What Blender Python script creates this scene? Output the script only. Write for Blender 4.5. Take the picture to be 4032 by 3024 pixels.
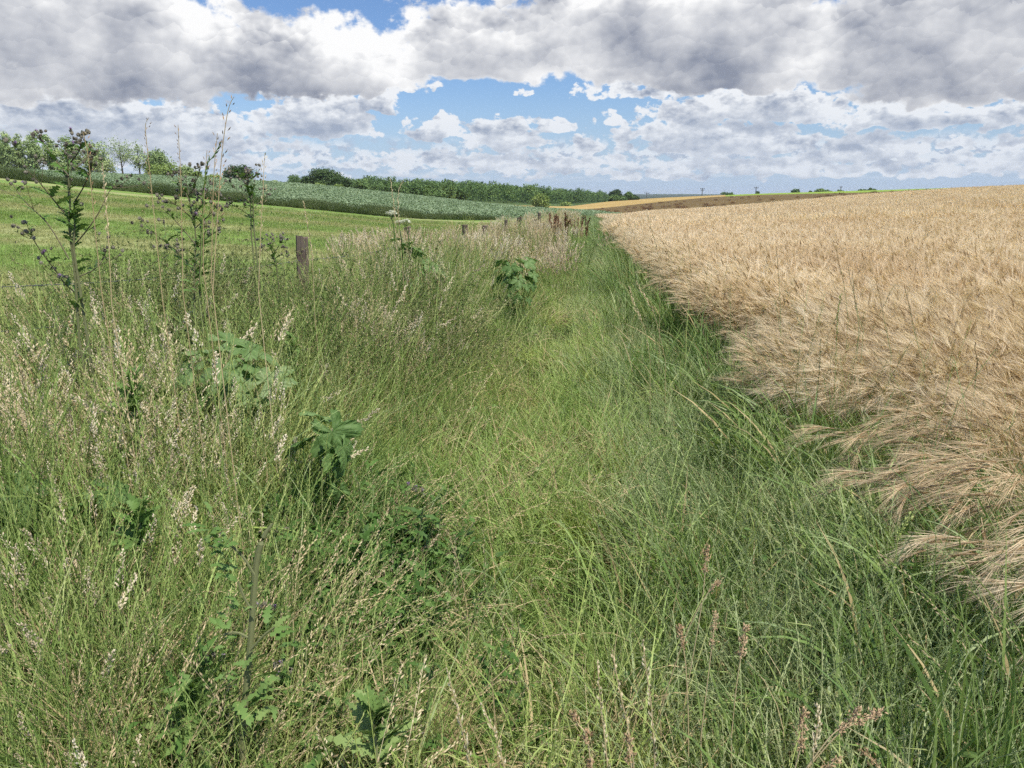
import bpy, math, random
import numpy as np

# ------------------------------------------------------------------ camera, sky, sun, exposure
for o in list(bpy.data.objects):
    bpy.data.objects.remove(o)
SC = bpy.context.scene
COL = SC.collection
EYE = 1.6
PITCH = math.radians(13.9)
FPX = 3000.0
CP, SP = math.cos(PITCH), math.sin(PITCH)


def ray(px, py):
    """direction of a photo pixel, with unit depth along world y"""
    xc, yc = (px - 2016) / FPX, (1512 - py) / FPX
    dx, dy, dz = xc, CP + yc * SP, -SP + yc * CP
    return dx / dy, 1.0, dz / dy


def at(px, py, y):
    r = ray(px, py)
    return (r[0] * y, y, EYE + r[2] * y)


def ae(px, py):
    r = ray(px, py)
    return math.degrees(math.atan(r[0])), math.degrees(math.atan2(r[2], math.hypot(r[0], 1)))


cam_d = bpy.data.cameras.new('camera')
cam = bpy.data.objects.new('camera', cam_d)
COL.objects.link(cam)
cam.location = (0, 0, EYE)
cam.rotation_euler = (math.radians(90) - PITCH, 0, 0)
cam_d.sensor_width = 36
cam_d.lens = FPX / 4032 * 36
cam_d.clip_start = 0.05
cam_d.clip_end = 30000
SC.camera = cam

SC.view_settings.view_transform = 'Standard'
SC.view_settings.look = 'None'
SC.view_settings.exposure = 0.22
SC.view_settings.gamma = 1.0
SC.cycles.max_bounces = 6
SC.cycles.diffuse_bounces = 3
SC.cycles.transmission_bounces = 3
SC.cycles.transparent_max_bounces = 6
SC.cycles.volume_bounces = 0
SC.cycles.use_denoising = False
SC.cycles.denoiser = 'OPENIMAGEDENOISE'
SC.cycles.denoising_input_passes = 'RGB_ALBEDO_NORMAL'
SC.cycles.denoising_prefilter = 'ACCURATE'
SC.cycles.use_adaptive_sampling = True
SC.cycles.adaptive_threshold = 0.028
SC.cycles.adaptive_min_samples = 16

SUN_EL, SUN_AZ = 57.0, 138.0        # azimuth clockwise from the view direction: from the right, slightly behind
sun_d = bpy.data.lights.new('sun', 'SUN')
sun_d.energy = 5.0
sun_d.angle = math.radians(0.6)
sun_d.color = (1.0, 0.93, 0.80)
sun = bpy.data.objects.new('sun', sun_d)
COL.objects.link(sun)
sun.rotation_euler = (math.radians(90 - SUN_EL), 0, math.radians(180 - SUN_AZ))
sun.location = (30, -10, 60)

world = bpy.data.worlds.new("World")
SC.world = world
world.use_nodes = True


class G:
    """tiny node expression builder"""

    def __init__(self, nt):
        self.nt = nt

    def n(self, typ, **kw):
        nd = self.nt.nodes.new(typ)
        for k, v in kw.items():
            setattr(nd, k, v)
        return nd

    def plug(self, sock, v):
        if isinstance(v, bpy.types.NodeSocket):
            self.nt.links.new(v, sock)
        elif v is not None:
            sock.default_value = v

    def m(self, op, a, b=None, c=None, clamp=False):
        nd = self.n('ShaderNodeMath', operation=op, use_clamp=clamp)
        self.plug(nd.inputs[0], a)
        self.plug(nd.inputs[1], b)
        self.plug(nd.inputs[2], c)
        return nd.outputs[0]

    def ss(self, v, lo, hi, t0=0.0, t1=1.0, kind='SMOOTHSTEP'):
        nd = self.n('ShaderNodeMapRange', interpolation_type=kind)
        for i, x in enumerate((v, lo, hi, t0, t1)):
            self.plug(nd.inputs[i], x)
        return nd.outputs[0]

    def xyz(self, x, y, z):
        nd = self.n('ShaderNodeCombineXYZ')
        for i, v in enumerate((x, y, z)):
            self.plug(nd.inputs[i], v)
        return nd.outputs[0]

    def sep(self, v):
        nd = self.n('ShaderNodeSeparateXYZ')
        self.plug(nd.inputs[0], v)
        return nd.outputs

    def noise(self, vec, scale, detail=3.0, rough=0.5, dist=0.0, w=None):
        nd = self.n('ShaderNodeTexNoise')
        if w is not None:
            nd.noise_dimensions = '4D'
            self.plug(nd.inputs['W'], w)
        self.plug(nd.inputs['Vector'], vec)
        nd.inputs['Scale'].default_value = scale
        nd.inputs['Detail'].default_value = detail
        nd.inputs['Roughness'].default_value = rough
        nd.inputs['Distortion'].default_value = dist
        return nd.outputs[0]

    def mix(self, f, a, b, blend='MIX'):
        nd = self.n('ShaderNodeMix', data_type='RGBA', blend_type=blend)
        self.plug(nd.inputs[0], f)
        self.plug(nd.inputs[6], a)
        self.plug(nd.inputs[7], b)
        return nd.outputs[2]

    def vm(self, op, a, b=None):
        nd = self.n('ShaderNodeVectorMath', operation=op)
        self.plug(nd.inputs[0], a)
        self.plug(nd.inputs[1], b)
        return nd.outputs[0]

    def ramp(self, f, stops):
        nd = self.n('ShaderNodeValToRGB')
        el = nd.color_ramp.elements
        el[0].position, el[0].color = stops[0][0], (*stops[0][1], 1)
        el[1].position, el[1].color = stops[-1][0], (*stops[-1][1], 1)
        for p, c in stops[1:-1]:
            e = el.new(p)
            e.color = (*c, 1)
        self.plug(nd.inputs[0], f)
        return nd.outputs[0]


def shape_group(name, blobs, generic):
    """broad shape of cumulus masses: flat-based ellipses in azimuth / elevation degrees"""
    gt = bpy.data.node_groups.new(name, 'ShaderNodeTree')
    gt.interface.new_socket('V', in_out='INPUT', socket_type='NodeSocketVector')
    gt.interface.new_socket('D', in_out='OUTPUT', socket_type='NodeSocketFloat')
    g = G(gt)
    gi, go = g.n('NodeGroupInput'), g.n('NodeGroupOutput')
    X, Y, Z = g.sep(gi.outputs[0])
    D = None
    for (x0, y0, x1, y1, s) in blobs:               # photo box of one mass, s = strength
        a0, e0 = ae(x0, y1)
        a1, e1 = ae(x1, y0)
        cx, rx = (a0 + a1) / 2, max(0.3, (a1 - a0) / 2 * 1.12)
        h = ae((x0 + x1) / 2, y0)[1] - ae((x0 + x1) / 2, y1)[1]
        base = ae((x0 + x1) / 2, y1)[1] + 0.22 * h
        up, dn = 0.8 * h * 1.1, 0.24 * h
        dx = g.m('MULTIPLY_ADD', X, 1 / rx, -cx / rx)
        dyu = g.m('MULTIPLY_ADD', Y, 1 / up, -base / up)
        dyd = g.m('MULTIPLY_ADD', Y, -1 / dn, base / dn)
        dy = g.m('MAXIMUM', dyu, dyd)
        r2 = g.m('MULTIPLY_ADD', dx, dx, g.m('MULTIPLY', dy, dy))
        f = g.m('MULTIPLY_ADD', r2, -s, s)
        D = f if D is None else g.m('SMOOTH_MAX', D, f, 0.25)
    D = g.m('MAXIMUM', D, -1.6)
    if generic:
        nd = g.n('ShaderNodeTexNoise', noise_dimensions='2D')
        g.plug(nd.inputs['Vector'], g.xyz(g.m('MULTIPLY', X, 0.045), g.m('MULTIPLY', Y, 0.075), 0.0))
        nd.inputs['Scale'].default_value = 1.0
        nd.inputs['Detail'].default_value = 1.0
        far = g.m('MULTIPLY_ADD', nd.outputs[0], 5.0, -2.95)
        msk = g.m('MAXIMUM', g.ss(Y, 13.5, 18.0), g.ss(g.m('ABSOLUTE', X), 36.0, 44.0))
        D = g.m('ADD', g.m('MULTIPLY', D, g.m('SUBTRACT', 1.0, msk)), g.m('MULTIPLY', far, msk))
    g.plug(go.inputs[0], D)
    return gt


HIGH = [  # the two big grey-based masses (photo boxes)
    (-700, -260, 1000, 395, 1.5), (250, 60, 1700, 375, 1.6), (-600, 210, 290, 400, 1.0), (900, 60, 1750, 345, 1.3),
    (1480, 0, 2350, 322, 1.5), (2000, -300, 3400, 335, 1.6), (2500, 60, 3300, 365, 1.6), (3000, -250, 4700, 335, 1.5),
    (3350, 235, 4400, 405, 1.1), (600, -700, 1900, -160, 1.2),
]
MID = [
    (-500, 370, 1050, 520, 1.1), (-300, 470, 1150, 600, 0.9), (1010, 355, 1470, 545, 1.25), (1370, 342, 1570, 450, 0.9),
    (1280, 320, 1680, 372, 0.6), (1580, 470, 1860, 560, 0.8), (1700, 440, 1800, 540, 1.0), (1830, 460, 2140, 590, 1.1),
    (2080, 465, 2290, 525, 0.8), (2030, 338, 2100, 380, 0.5), (2225, 362, 2320, 394, 0.5), (2300, 305, 2750, 385, 0.6),
    (2365, 442, 2470, 508, 0.8), (2235, 532, 2360, 602, 0.9), (2380, 525, 2500, 580, 0.6), (2550, 350, 3420, 478, 1.2),
    (2900, 370, 3300, 485, 0.8), (3250, 385, 3900, 520, 1.1), (3600, 395, 4500, 500, 1.0), (2460, 450, 2900, 560, 0.9),
    (2550, 485, 3240, 605, 1.1), (3200, 530, 3700, 625, 1.0), (3680, 535, 3830, 580, 0.6), (3830, 530, 4300, 580, 0.6),
    (3700, 580, 4400, 640, 0.8), (1300, 598, 2700, 668, 0.75), (2600, 600, 3600, 668, 0.8),
    (3500, 600, 4600, 680, 0.8), (-400, 590, 1350, 660, 0.6), (1700, 640, 4400, 700, 0.45),
]
gHIGH = shape_group('cloud_high', HIGH, True)
gMID = shape_group('cloud_mid', MID, False)

g = G(world.node_tree)
world.node_tree.nodes.clear()
out = g.n('ShaderNodeOutputWorld')
bg = g.n('ShaderNodeBackground')
tc = g.n('ShaderNodeTexCoord')
dX, dY, dZ = g.sep(tc.outputs['Generated'])
sky = g.n('ShaderNodeTexSky', sky_type='NISHITA')
sky.sun_disc = False
sky.sun_elevation = math.radians(SUN_EL)
sky.sun_rotation = math.radians(SUN_AZ)
sky.altitude = 100
sky.air_density = 1.0
sky.dust_density = 0.6
sky.ozone_density = 2.5
DEG = 180 / math.pi
A = g.m('MULTIPLY', g.m('ARCTAN2', dX, dY), DEG)
E = g.m('MULTIPLY', g.m('ARCSINE', dZ), DEG)


wn = g.n('ShaderNodeTexNoise', noise_dimensions='2D')
g.plug(wn.inputs['Vector'], g.xyz(A, g.m('MULTIPLY', E, 1.6), 0.0))
wn.inputs['Scale'].default_value = 0.45
wn.inputs['Detail'].default_value = 3.0
wr, wg, wb = g.sep(wn.outputs['Color'])
AW = g.m('ADD', A, g.m('MULTIPLY_ADD', wr, 2.6, -1.3))
EW = g.m('ADD', E, g.m('MULTIPLY_ADD', wg, 1.5, -0.75))


def cloud(group, off, fs, stretch, amp, small, big, white, grey, edge, k1, k2, k3, off0=0.95, kp=1.0):
    def shp(da, de):
        nd = g.n('ShaderNodeGroup')
        nd.node_tree = group
        g.plug(nd.inputs[0], g.xyz(g.m('ADD', AW, da), g.m('ADD', EW, de), 0.0))
        return nd.outputs[0]

    def fbm(da, de, det, k=1.0):
        nd = g.n('ShaderNodeTexNoise', noise_dimensions='2D')
        g.plug(nd.inputs['Vector'], g.xyz(g.m('ADD', A, off + da), g.m('MULTIPLY', g.m('ADD', E, de), 1.35 * stretch), 0.0))
        nd.inputs['Scale'].default_value = fs * k
        nd.inputs['Detail'].default_value = det
        nd.inputs['Roughness'].default_value = 0.6
        return nd.outputs[0]
    n0, m0, n1 = fbm(0, 0, 7), fbm(0, 0, 4, 0.42), fbm(small * .8, small, 3, 0.42)
    s0, s1 = shp(0, 0), shp(0.2, big)
    # puffy lobes along the edges
    vo = g.n('ShaderNodeTexVoronoi', voronoi_dimensions='2D', feature='F1')
    wob = g.m('MULTIPLY', n0, 1.5 / fs * 0.5)
    g.plug(vo.inputs['Vector'], g.xyz(g.m('ADD', A, wob), g.m('ADD', g.m('MULTIPLY', E, 1.3), wob), 0.0))
    vo.inputs['Scale'].default_value = fs * 2.2
    puff = g.m('MULTIPLY_ADD', vo.outputs['Distance'], -0.35, 0.16)
    d0 = g.m('ADD', g.m('ADD', s0, puff), g.m('MULTIPLY_ADD', n0, amp * 2.6, -amp * 1.3))
    alpha = g.ss(d0, 0.0, edge)
    under = g.m('MULTIPLY', g.ss(s1, -0.5, 1.5, kind='LINEAR'), k2)
    dark = g.ss(s1, -0.4, 1.3, 1.0, 0.35)
    relief = g.m('MULTIPLY', g.m('MULTIPLY_ADD', g.m('SUBTRACT', n0, 0.5), 0.07 * k1, g.m('MULTIPLY', g.m('SUBTRACT', m0, n1), k1)), dark)
    lumps = g.m('MULTIPLY', g.m('MULTIPLY_ADD', n1, k3, -0.5 * k3), dark)
    thin = g.ss(d0, 0.0, 0.9, 0.24, 0.0)
    cpos = g.sep(vo.outputs['Position'])
    top = g.m('MULTIPLY', g.m('SUBTRACT', g.m('ADD', g.m('MULTIPLY', E, 1.3), wob), cpos[1]), fs * 2.2 * 0.22 * kp)
    relief = g.m('ADD', relief, g.m('MULTIPLY', g.m('MAXIMUM', g.m('MINIMUM', top, 0.14), -0.14), dark))
    lit = g.m('ADD', g.m('ADD', g.m('SUBTRACT', g.m('ADD', off0, relief), under), thin), lumps)
    col = g.ramp(lit, [(0.0, grey), (0.5, tuple((a * .5 + b * .5) for a, b in zip(grey, white))), (1.0, white)])
    return alpha, col


SKYK = 0.108
skyc = g.vm('MULTIPLY', sky.outputs[0], (SKYK * 0.80, SKYK * 0.95, SKYK * 1.18))
hz = g.ss(E, -1.0, 8.5, 0.95, 0.0)
skyc = g.mix(hz, skyc, (0.47, 0.60, 0.79, 1))
# low rows: flat stratocumulus fading into the horizon air
lr = g.m('LOGARITHM', g.m('MAXIMUM', g.m('ADD', E, 0.6), 0.2), math.e)
lv = g.xyz(g.m('MULTIPLY', A, 0.62), g.m('MULTIPLY', lr, 3.4), 4.0)


def noise2(v, det):
    nd = g.n('ShaderNodeTexNoise', noise_dimensions='2D')
    g.plug(nd.inputs['Vector'], v)
    nd.inputs['Scale'].default_value = 1.0
    nd.inputs['Detail'].default_value = det
    nd.inputs['Roughness'].default_value = 0.58
    return nd.outputs[0]


ln = noise2(lv, 5)
lv2 = g.xyz(g.m('MULTIPLY', A, 0.62), g.m('MULTIPLY', g.m('ADD', lr, 0.09), 3.4), 4.0)
ln2 = noise2(lv2, 4)
la = g.m('MULTIPLY', g.ss(ln, 0.40, 0.56), g.m('MULTIPLY', g.ss(E, 0.7, 2.2), g.ss(E, 3.1, 4.3, 1.0, 0.0)))
llit = g.ss(g.m('SUBTRACT', ln, ln2), -0.06, 0.08)
lcol = g.mix(llit, (0.46, 0.53, 0.66, 1), (0.78, 0.83, 0.90, 1))
c = g.mix(g.m('MULTIPLY', la, 0.85), skyc, lcol)
a2, c2 = cloud(gMID, 50.0, 0.75, 1.25, 0.9, 0.45, 0.9, (0.90, 0.92, 0.95), (0.30, 0.35, 0.46), 0.3, 4.8, 0.98, 1.9, 1.06, 1.2)
air = g.ss(E, 1.5, 8.0, 0.40, 0.0)
c2 = g.mix(air, c2, (0.56, 0.65, 0.79, 1))
c = g.mix(g.m('MULTIPLY', a2, 0.97), c, c2)
a1, c1 = cloud(gHIGH, 20.0, 0.36, 1.0, 1.0, 0.9, 2.0, (1.0,1.0,1.0), (0.27, 0.30, 0.38), 0.5, 4.6, 0.92, 3.8, 1.16, 1.0)
c = g.mix(g.m('MULTIPLY', a1, 0.99), c, c1)
g.plug(bg.inputs[0], c)
bg.inputs[1].default_value = 0.86
g.plug(out.inputs[0], bg.outputs[0])
world.cycles.sampling_method = 'NONE'
# ------------------------------------------------------------------ helpers
rng = np.random.default_rng(11)
random.seed(5)


def tag(o, label=None, cat=None, group=None, kind=None):
    if cat and not kind: kind = 'thing'
    for k, v in (('label', label), ('category', cat), ('group', group), ('kind', kind)):
        if v: o[k] = v
    return o


def mesh_np(name, V, F, mats=(), mi=None, smooth=False, attrs=None):
    """V (n,3), F list of (m,3|4) index arrays or one array"""
    me = bpy.data.meshes.new(name)
    if not isinstance(F, (list, tuple)): F = [F]
    F = [f for f in F if len(f)]
    nl = sum(f.size for f in F)
    me.vertices.add(len(V))
    me.vertices.foreach_set('co', np.asarray(V, np.float32).ravel())
    me.loops.add(nl)
    me.loops.foreach_set('vertex_index', np.concatenate([f.ravel() for f in F]).astype(np.int32))
    cnt = np.concatenate([np.full(len(f), f.shape[1]) for f in F])
    me.polygons.add(len(cnt))
    me.polygons.foreach_set('loop_start', np.concatenate([[0], np.cumsum(cnt)[:-1]]).astype(np.int32))
    for m in mats: me.materials.append(m)
    if mi is not None: me.polygons.foreach_set('material_index', np.asarray(mi, np.int32))
    me.polygons.foreach_set('use_smooth', np.full(len(cnt), smooth))
    for k, a in (attrs or {}).items():
        at_ = me.attributes.new(k, 'FLOAT', 'POINT')
        at_.data.foreach_set('value', np.asarray(a, np.float32))
    me.update(calc_edges=True)
    return me


def link(name, me, parent=None, loc=(0, 0, 0), rz=0.0):
    o = bpy.data.objects.new(name, me)
    COL.objects.link(o)
    o.location = loc
    o.rotation_euler = (0, 0, rz)
    if parent: o.parent = parent
    return o


def material(name, rough=0.8, spec=0.3):
    m = bpy.data.materials.new(name)
    m.use_nodes = True
    nt = m.node_tree
    b = nt.nodes['Principled BSDF']
    b.inputs['Roughness'].default_value = rough
    b.inputs['Specular IOR Level'].default_value = spec
    return m, G(nt), b


def posn(g):
    return g.n('ShaderNodeNewGeometry').outputs['Position']


def bump(g, b, h, strength, dist):
    nd = g.n('ShaderNodeBump')
    nd.inputs['Strength'].default_value = strength
    nd.inputs['Distance'].default_value = dist
    g.plug(nd.inputs['Height'], h)
    g.plug(b.inputs['Normal'], nd.outputs[0])


def plant_mat(name, cols, trans=0.3, rough=0.55, patch=None, patch_scale=0.8, spec=0.16, extra=None):
    """leaf / stem stuff: colour varies per blade ('rnd'), per clump and over the ground in patches, never with the light"""
    m, g, b = material(name, rough, spec)
    at_ = g.n('ShaderNodeAttribute', attribute_name='rnd')
    info = g.n('ShaderNodeObjectInfo')
    p = posn(g)
    nz = g.noise(p, patch_scale, 2, 0.5)
    f = g.m('ADD', g.m('MULTIPLY', at_.outputs['Fac'], 0.55), g.m('ADD', g.m('MULTIPLY', info.outputs['Random'], 0.25), g.m('MULTIPLY_ADD', nz, 0.9, -0.35)))
    col = g.ramp(f, [(i / (len(cols) - 1), c) for i, c in enumerate(cols)])
    if patch:
        nz2 = g.noise(p, patch[1], 2, 0.5)
        col = g.mix(g.m('MULTIPLY', g.ss(nz2, patch[2], patch[2] + 0.12), patch[3]), col, (*patch[0], 1))
    if extra: col = extra(g, p, col)
    g.plug(b.inputs['Base Color'], col)
    if trans:
        tr = g.n('ShaderNodeBsdfTranslucent')
        g.plug(tr.inputs[0], g.mix(1.0, col, (1.0, 1.0, 0.62, 1), 'MULTIPLY'))
        mx = g.n('ShaderNodeMixShader')
        mx.inputs[0].default_value = trans
        g.nt.links.new(b.outputs[0], mx.inputs[1])
        g.nt.links.new(tr.outputs[0], mx.inputs[2])
        g.nt.links.new(mx.outputs[0], g.nt.nodes['Material Output'].inputs[0])
    return m


# ------------------------------------------------------------------ terrain
# field edges read from the photograph: per picture column the depth (m along the view) and the ground height there
def U(px): return (px - 2016) / 3090.0


COLS = [-3500, 0, 450, 900, 1250, 1490, 1700, 1900, 2100, 2250, 2365, 2434, 2600, 2800, 3000, 3400, 3700, 3830, 4032, 7500]
BARLEY_H = 0.82
# end of pasture / margin / barley: (depth, photo y of the ground)
E1 = [(80, 560), (75, 698), (75, 748), (72, 793), (70, 826), (68, 850), (70, 864), (75, 867), (80, 865), (88, 861), (105, 858), (150, 850),
      (185, 828), (182, 818), (178, 802), (170, 766), (160, 746), (156, 739), (150, 729), (150, 690)]
E2 = [(240, 640), (240, 676), (240, 697), (245, 715), (250, 740), (255, 765), (260, 787), (262, 811), (255, 830), (245, 838), (228, 845), (200, 849),
      (198, 828), (195, 817), (190, 801), (182, 766), (172, 746), (168, 739), (162, 730), (160, 692)]
E3 = [(300, 650), (300, 690), (300, 712), (300, 728), (300, 752), (300, 772), (300, 790), (300, 801), (310, 818), (320, 826), (335, 820), (350, 813),
      (400, 795), (425, 776), (430, 767), (430, 758), (430, 744), (430, 740), (430, 735), (430, 720)]
E4 = [(340, 660), (340, 700), (340, 720), (340, 738), (340, 762), (345, 778), (350, 792), (350, 801), (350, 811), (420, 813), (480, 797), (500, 790),
      (540, 779), (550, 770), (550, 762), (550, 750), (550, 741), (550, 737), (550, 733), (550, 715)]
E5 = [(1000, 740), (1000, 750), (1000, 760), (1000, 766), (1000, 764), (1000, 762), (1000, 762), (1000, 764), (1000, 782), (1000, 791), (1000, 796), (1000, 797),
      (1000, 800), (1000, 800), (1000, 800), (1000, 800), (1000, 795), (1000, 790), (1000, 790), (1000, 780)]
E6 = [(2500, 785)] * 20
E7 = [(5500, y) for y in (772, 772, 772, 772, 772, 772, 772, 772, 772, 772, 770, 768, 767, 768, 771, 773, 773, 773, 773, 773)]
E8 = [(9000, 775)] * 20
uc = np.array([U(c) for c in COLS])


def zof(i, e):
    y, py = e[i]
    px = min(max(COLS[i], 0), 4032)
    return EYE + ray(px, py)[2] * y - (BARLEY_H * 0.95 if (e is E1 or e is E2) and COLS[i] >= 2434 else 0) * (1 if e is E1 else .9)


LEV = [E1, E2, E3, E4, E5, E6, E7, E8]
ub = np.linspace(-2.2, 2.2, 1101)


def smooth(a, n):
    k = np.hanning(2 * n + 1); k /= k.sum()
    return np.convolve(np.pad(a, n, mode='edge'), k, mode='valid')


LY, LZ = [], []
for e in LEV:
    yy = np.interp(ub, uc, [v[0] for v in e])
    zz = np.interp(ub, uc, [zof(i, e) for i in range(len(COLS))])
    LY.append(smooth(yy, 6)); LZ.append(smooth(zz, 6))
LY, LZ = np.array(LY), np.array(LZ)


def fence_x(y):
    return np.interp(y, [-30, 0, 3.0, 5.2, 7.5, 10, 14, 17, 25, 40, 70, 120], [-30, -8.5, -5.6, -3.75, -2.25, -2.1, -1.95, -1.15, 0.2, 2.4, 5.5, 11])


def barley_x(y):
    return np.interp(y, [-30, 0, 2, 3.8, 7.3, 10.6, 18.5, 40, 70, 105, 150, 230], [2.3, 2.28, 2.25, 2.22, 2.18, 2.35, 3.0, 5.4, 9.3, 12.6, 20.2, 34])


def near_z(x, y):
    x = np.asarray(x, float); y = np.asarray(y, float)
    f = np.exp(-((x - fence_x(y) - 0.5) / 1.1) ** 2)
    return (0.10 + 0.20 * np.exp(-((y - 6.0) / 3.5) ** 2)) * f + 0.03 * np.sin(x * 1.7 + 0.6 * y) * np.cos(y * 1.3) + 0.03 * np.sin(y * 0.7) - 0.02


def height(x, y):
    x = np.atleast_1d(np.asarray(x, float)); y = np.atleast_1d(np.asarray(y, float))
    ys = np.maximum(y, 1.0)
    u = np.clip(x / np.maximum(ys, 12), -2.19, 2.19)
    fi = (u - ub[0]) / (ub[1] - ub[0]); i0 = np.clip(fi.astype(int), 0, len(ub) - 2); t = fi - i0
    ly = LY[:, i0] * (1 - t) + LY[:, i0 + 1] * t
    lz = LZ[:, i0] * (1 - t) + LZ[:, i0 + 1] * t
    out = np.zeros_like(x)
    k0y, k0z = np.full_like(x, 9.0), np.zeros_like(x)
    for k in range(len(LEV)):
        s = np.clip((ys - k0y) / (ly[k] - k0y), 0, 1)
        if k == 0: s = s ** 1.12
        inside = (ys >= k0y)
        out = np.where(inside, k0z + (lz[k] - k0z) * s, out)
        k0y, k0z = ly[k], lz[k]
    w = np.clip((ys - 6) / 25, 0, 1)
    return out + near_z(x, y) * (1 - w) + 0.0


def hz1(x, y): return float(height(x, y)[0])


def edge_y(k, u):
    return np.interp(u, ub, LY[k])


def strip(name, k, n, mat, kind='structure', power=1.0, dz=0.0):
    """ground sheet between two field edges"""
    j = np.arange(0, len(ub), 2)
    t = np.linspace(0, 1, n + 1) ** power
    y0 = LY[k - 1][j] if k > 0 else None
    Y = y0[None] + (LY[k][j] - y0)[None] * t[:, None]
    X = Y * ub[j][None]
    Z = height(X.ravel(), Y.ravel()) + dz
    V = np.stack([X.ravel(), Y.ravel(), Z], 1)
    nj = len(j)
    a = (np.arange(n)[:, None] * nj + np.arange(nj - 1)[None]).ravel()
    F = np.stack([a, a + 1, a + nj + 1, a + nj], 1)
    return V, F


# ---- ground materials
def field_mat(name, stops, scale, bumps=0.3, bscale=3.0, bdist=0.15, stretch=(1, 1, 1), fine=14.0, extra=None):
    m, g, b = material(name, 0.95, 0.1)
    p = posn(g)
    pv = g.vm('MULTIPLY', p, stretch)
    n1 = g.noise(pv, scale, 4, 0.6)
    n2 = g.noise(p, fine, 3, 0.6)
    f = g.m('ADD', g.m('MULTIPLY_ADD', n1, 1.3, -0.15), g.m('MULTIPLY_ADD', n2, 0.7, -0.5))
    col = g.ramp(f, stops)
    if extra: col = extra(g, p, col)
    g.plug(b.inputs['Base Color'], col)
    bump(g, b, g.noise(p, bscale, 4, 0.65), bumps, bdist)
    return m


def mow(g, p, col):
    # pale swathes left by the mower, running along the slope
    X, Y, Z = g.sep(p)
    w = g.m('ADD', g.m('ADD', g.m('MULTIPLY', Y, 0.93), g.m('MULTIPLY', X, 0.30)), g.m('MULTIPLY', g.noise(p, 0.10, 2), 5.0))
    s = g.m('SINE', g.m('MULTIPLY', w, 0.72))
    n = g.noise(g.vm('MULTIPLY', p, (0.12, 0.5, 1)), 1.0, 4, 0.65)
    f = g.m('MULTIPLY', g.ss(g.m('ADD', g.m('MULTIPLY', s, 0.30), n), 0.42, 0.76), 0.55)
    return g.mix(f, col, (0.40, 0.37, 0.20, 1))


M = {}
M['pasture'] = field_mat('pasture_turf', [(0.1, (0.13, 0.215, 0.050)), (0.5, (0.185, 0.285, 0.070)), (0.9, (0.27, 0.34, 0.11))], 0.22, 0.5, 9.0, 0.06, (0.6, 1.4, 1), 6.0, mow)
M['soil'] = field_mat('margin_soil', [(0.1, (0.030, 0.032, 0.013)), (0.6, (0.055, 0.055, 0.022)), (0.95, (0.10, 0.085, 0.04))], 1.2, 0.8, 14, 0.05)
M['stubble'] = field_mat('barley_ground', [(0.1, (0.22, 0.145, 0.07)), (0.6, (0.33, 0.23, 0.12)), (0.95, (0.42, 0.31, 0.17))], 0.5, 0.6, 6, 0.1)
M['crop_ground'] = field_mat('green_crop_ground', [(0.1, (0.14, 0.20, 0.105)), (0.5, (0.19, 0.255, 0.145)), (0.9, (0.24, 0.30, 0.18))], 0.35, 0.8, 1.8, 0.3)


def dark_patches(g, p, col):  # broad darker patches from stretched noise, no drawn lines
    X, Y, Z = g.sep(p)
    n = g.noise(g.vm('MULTIPLY', p, (0.02, 0.06, 0)), 1.0, 3, 0.6)
    return g.mix(g.ss(n, 0.5, 0.66, 0.0, 0.6), col, (0.085, 0.065, 0.032, 1))


M['brown'] = field_mat('brown_field', [(0.1, (0.125, 0.088, 0.038)), (0.5, (0.175, 0.125, 0.055)), (0.9, (0.23, 0.17, 0.080))], 0.06, 0.5, 0.8, 0.4, (1, 2.5, 1), 1.2, dark_patches)  # brown crop; the cloud shadow over it is put into these dark colours
M['orange'] = field_mat('ochre_field', [(0.1, (0.34, 0.235, 0.080)), (0.5, (0.45, 0.33, 0.135)), (0.9, (0.50, 0.41, 0.17))], 0.03, 0.3, 0.8, 0.3, (0.6, 2.0, 1), 0.8)
M['lime'] = field_mat('lime_field', [(0.1, (0.19, 0.29, 0.045)), (0.5, (0.25, 0.36, 0.06)), (0.9, (0.31, 0.40, 0.09))], 0.02, 0.3, 0.8, 0.3, (1, 1, 1), 0.5)
M['far'] = field_mat('distant_land', [(0.1, (0.05, 0.085, 0.03)), (0.5, (0.085, 0.13, 0.045)), (0.9, (0.16, 0.17, 0.07))], 0.004, 0.2, 0.05, 1, (1, 1, 1), 0.02)
M['far_wood'] = field_mat('distant_woodland', [(0.1, (0.022, 0.040, 0.020)), (0.6, (0.034, 0.055, 0.026)), (0.95, (0.05, 0.07, 0.03))], 0.01, 0.6, 0.05, 8, (1, 1, 1), 0.05)


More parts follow.
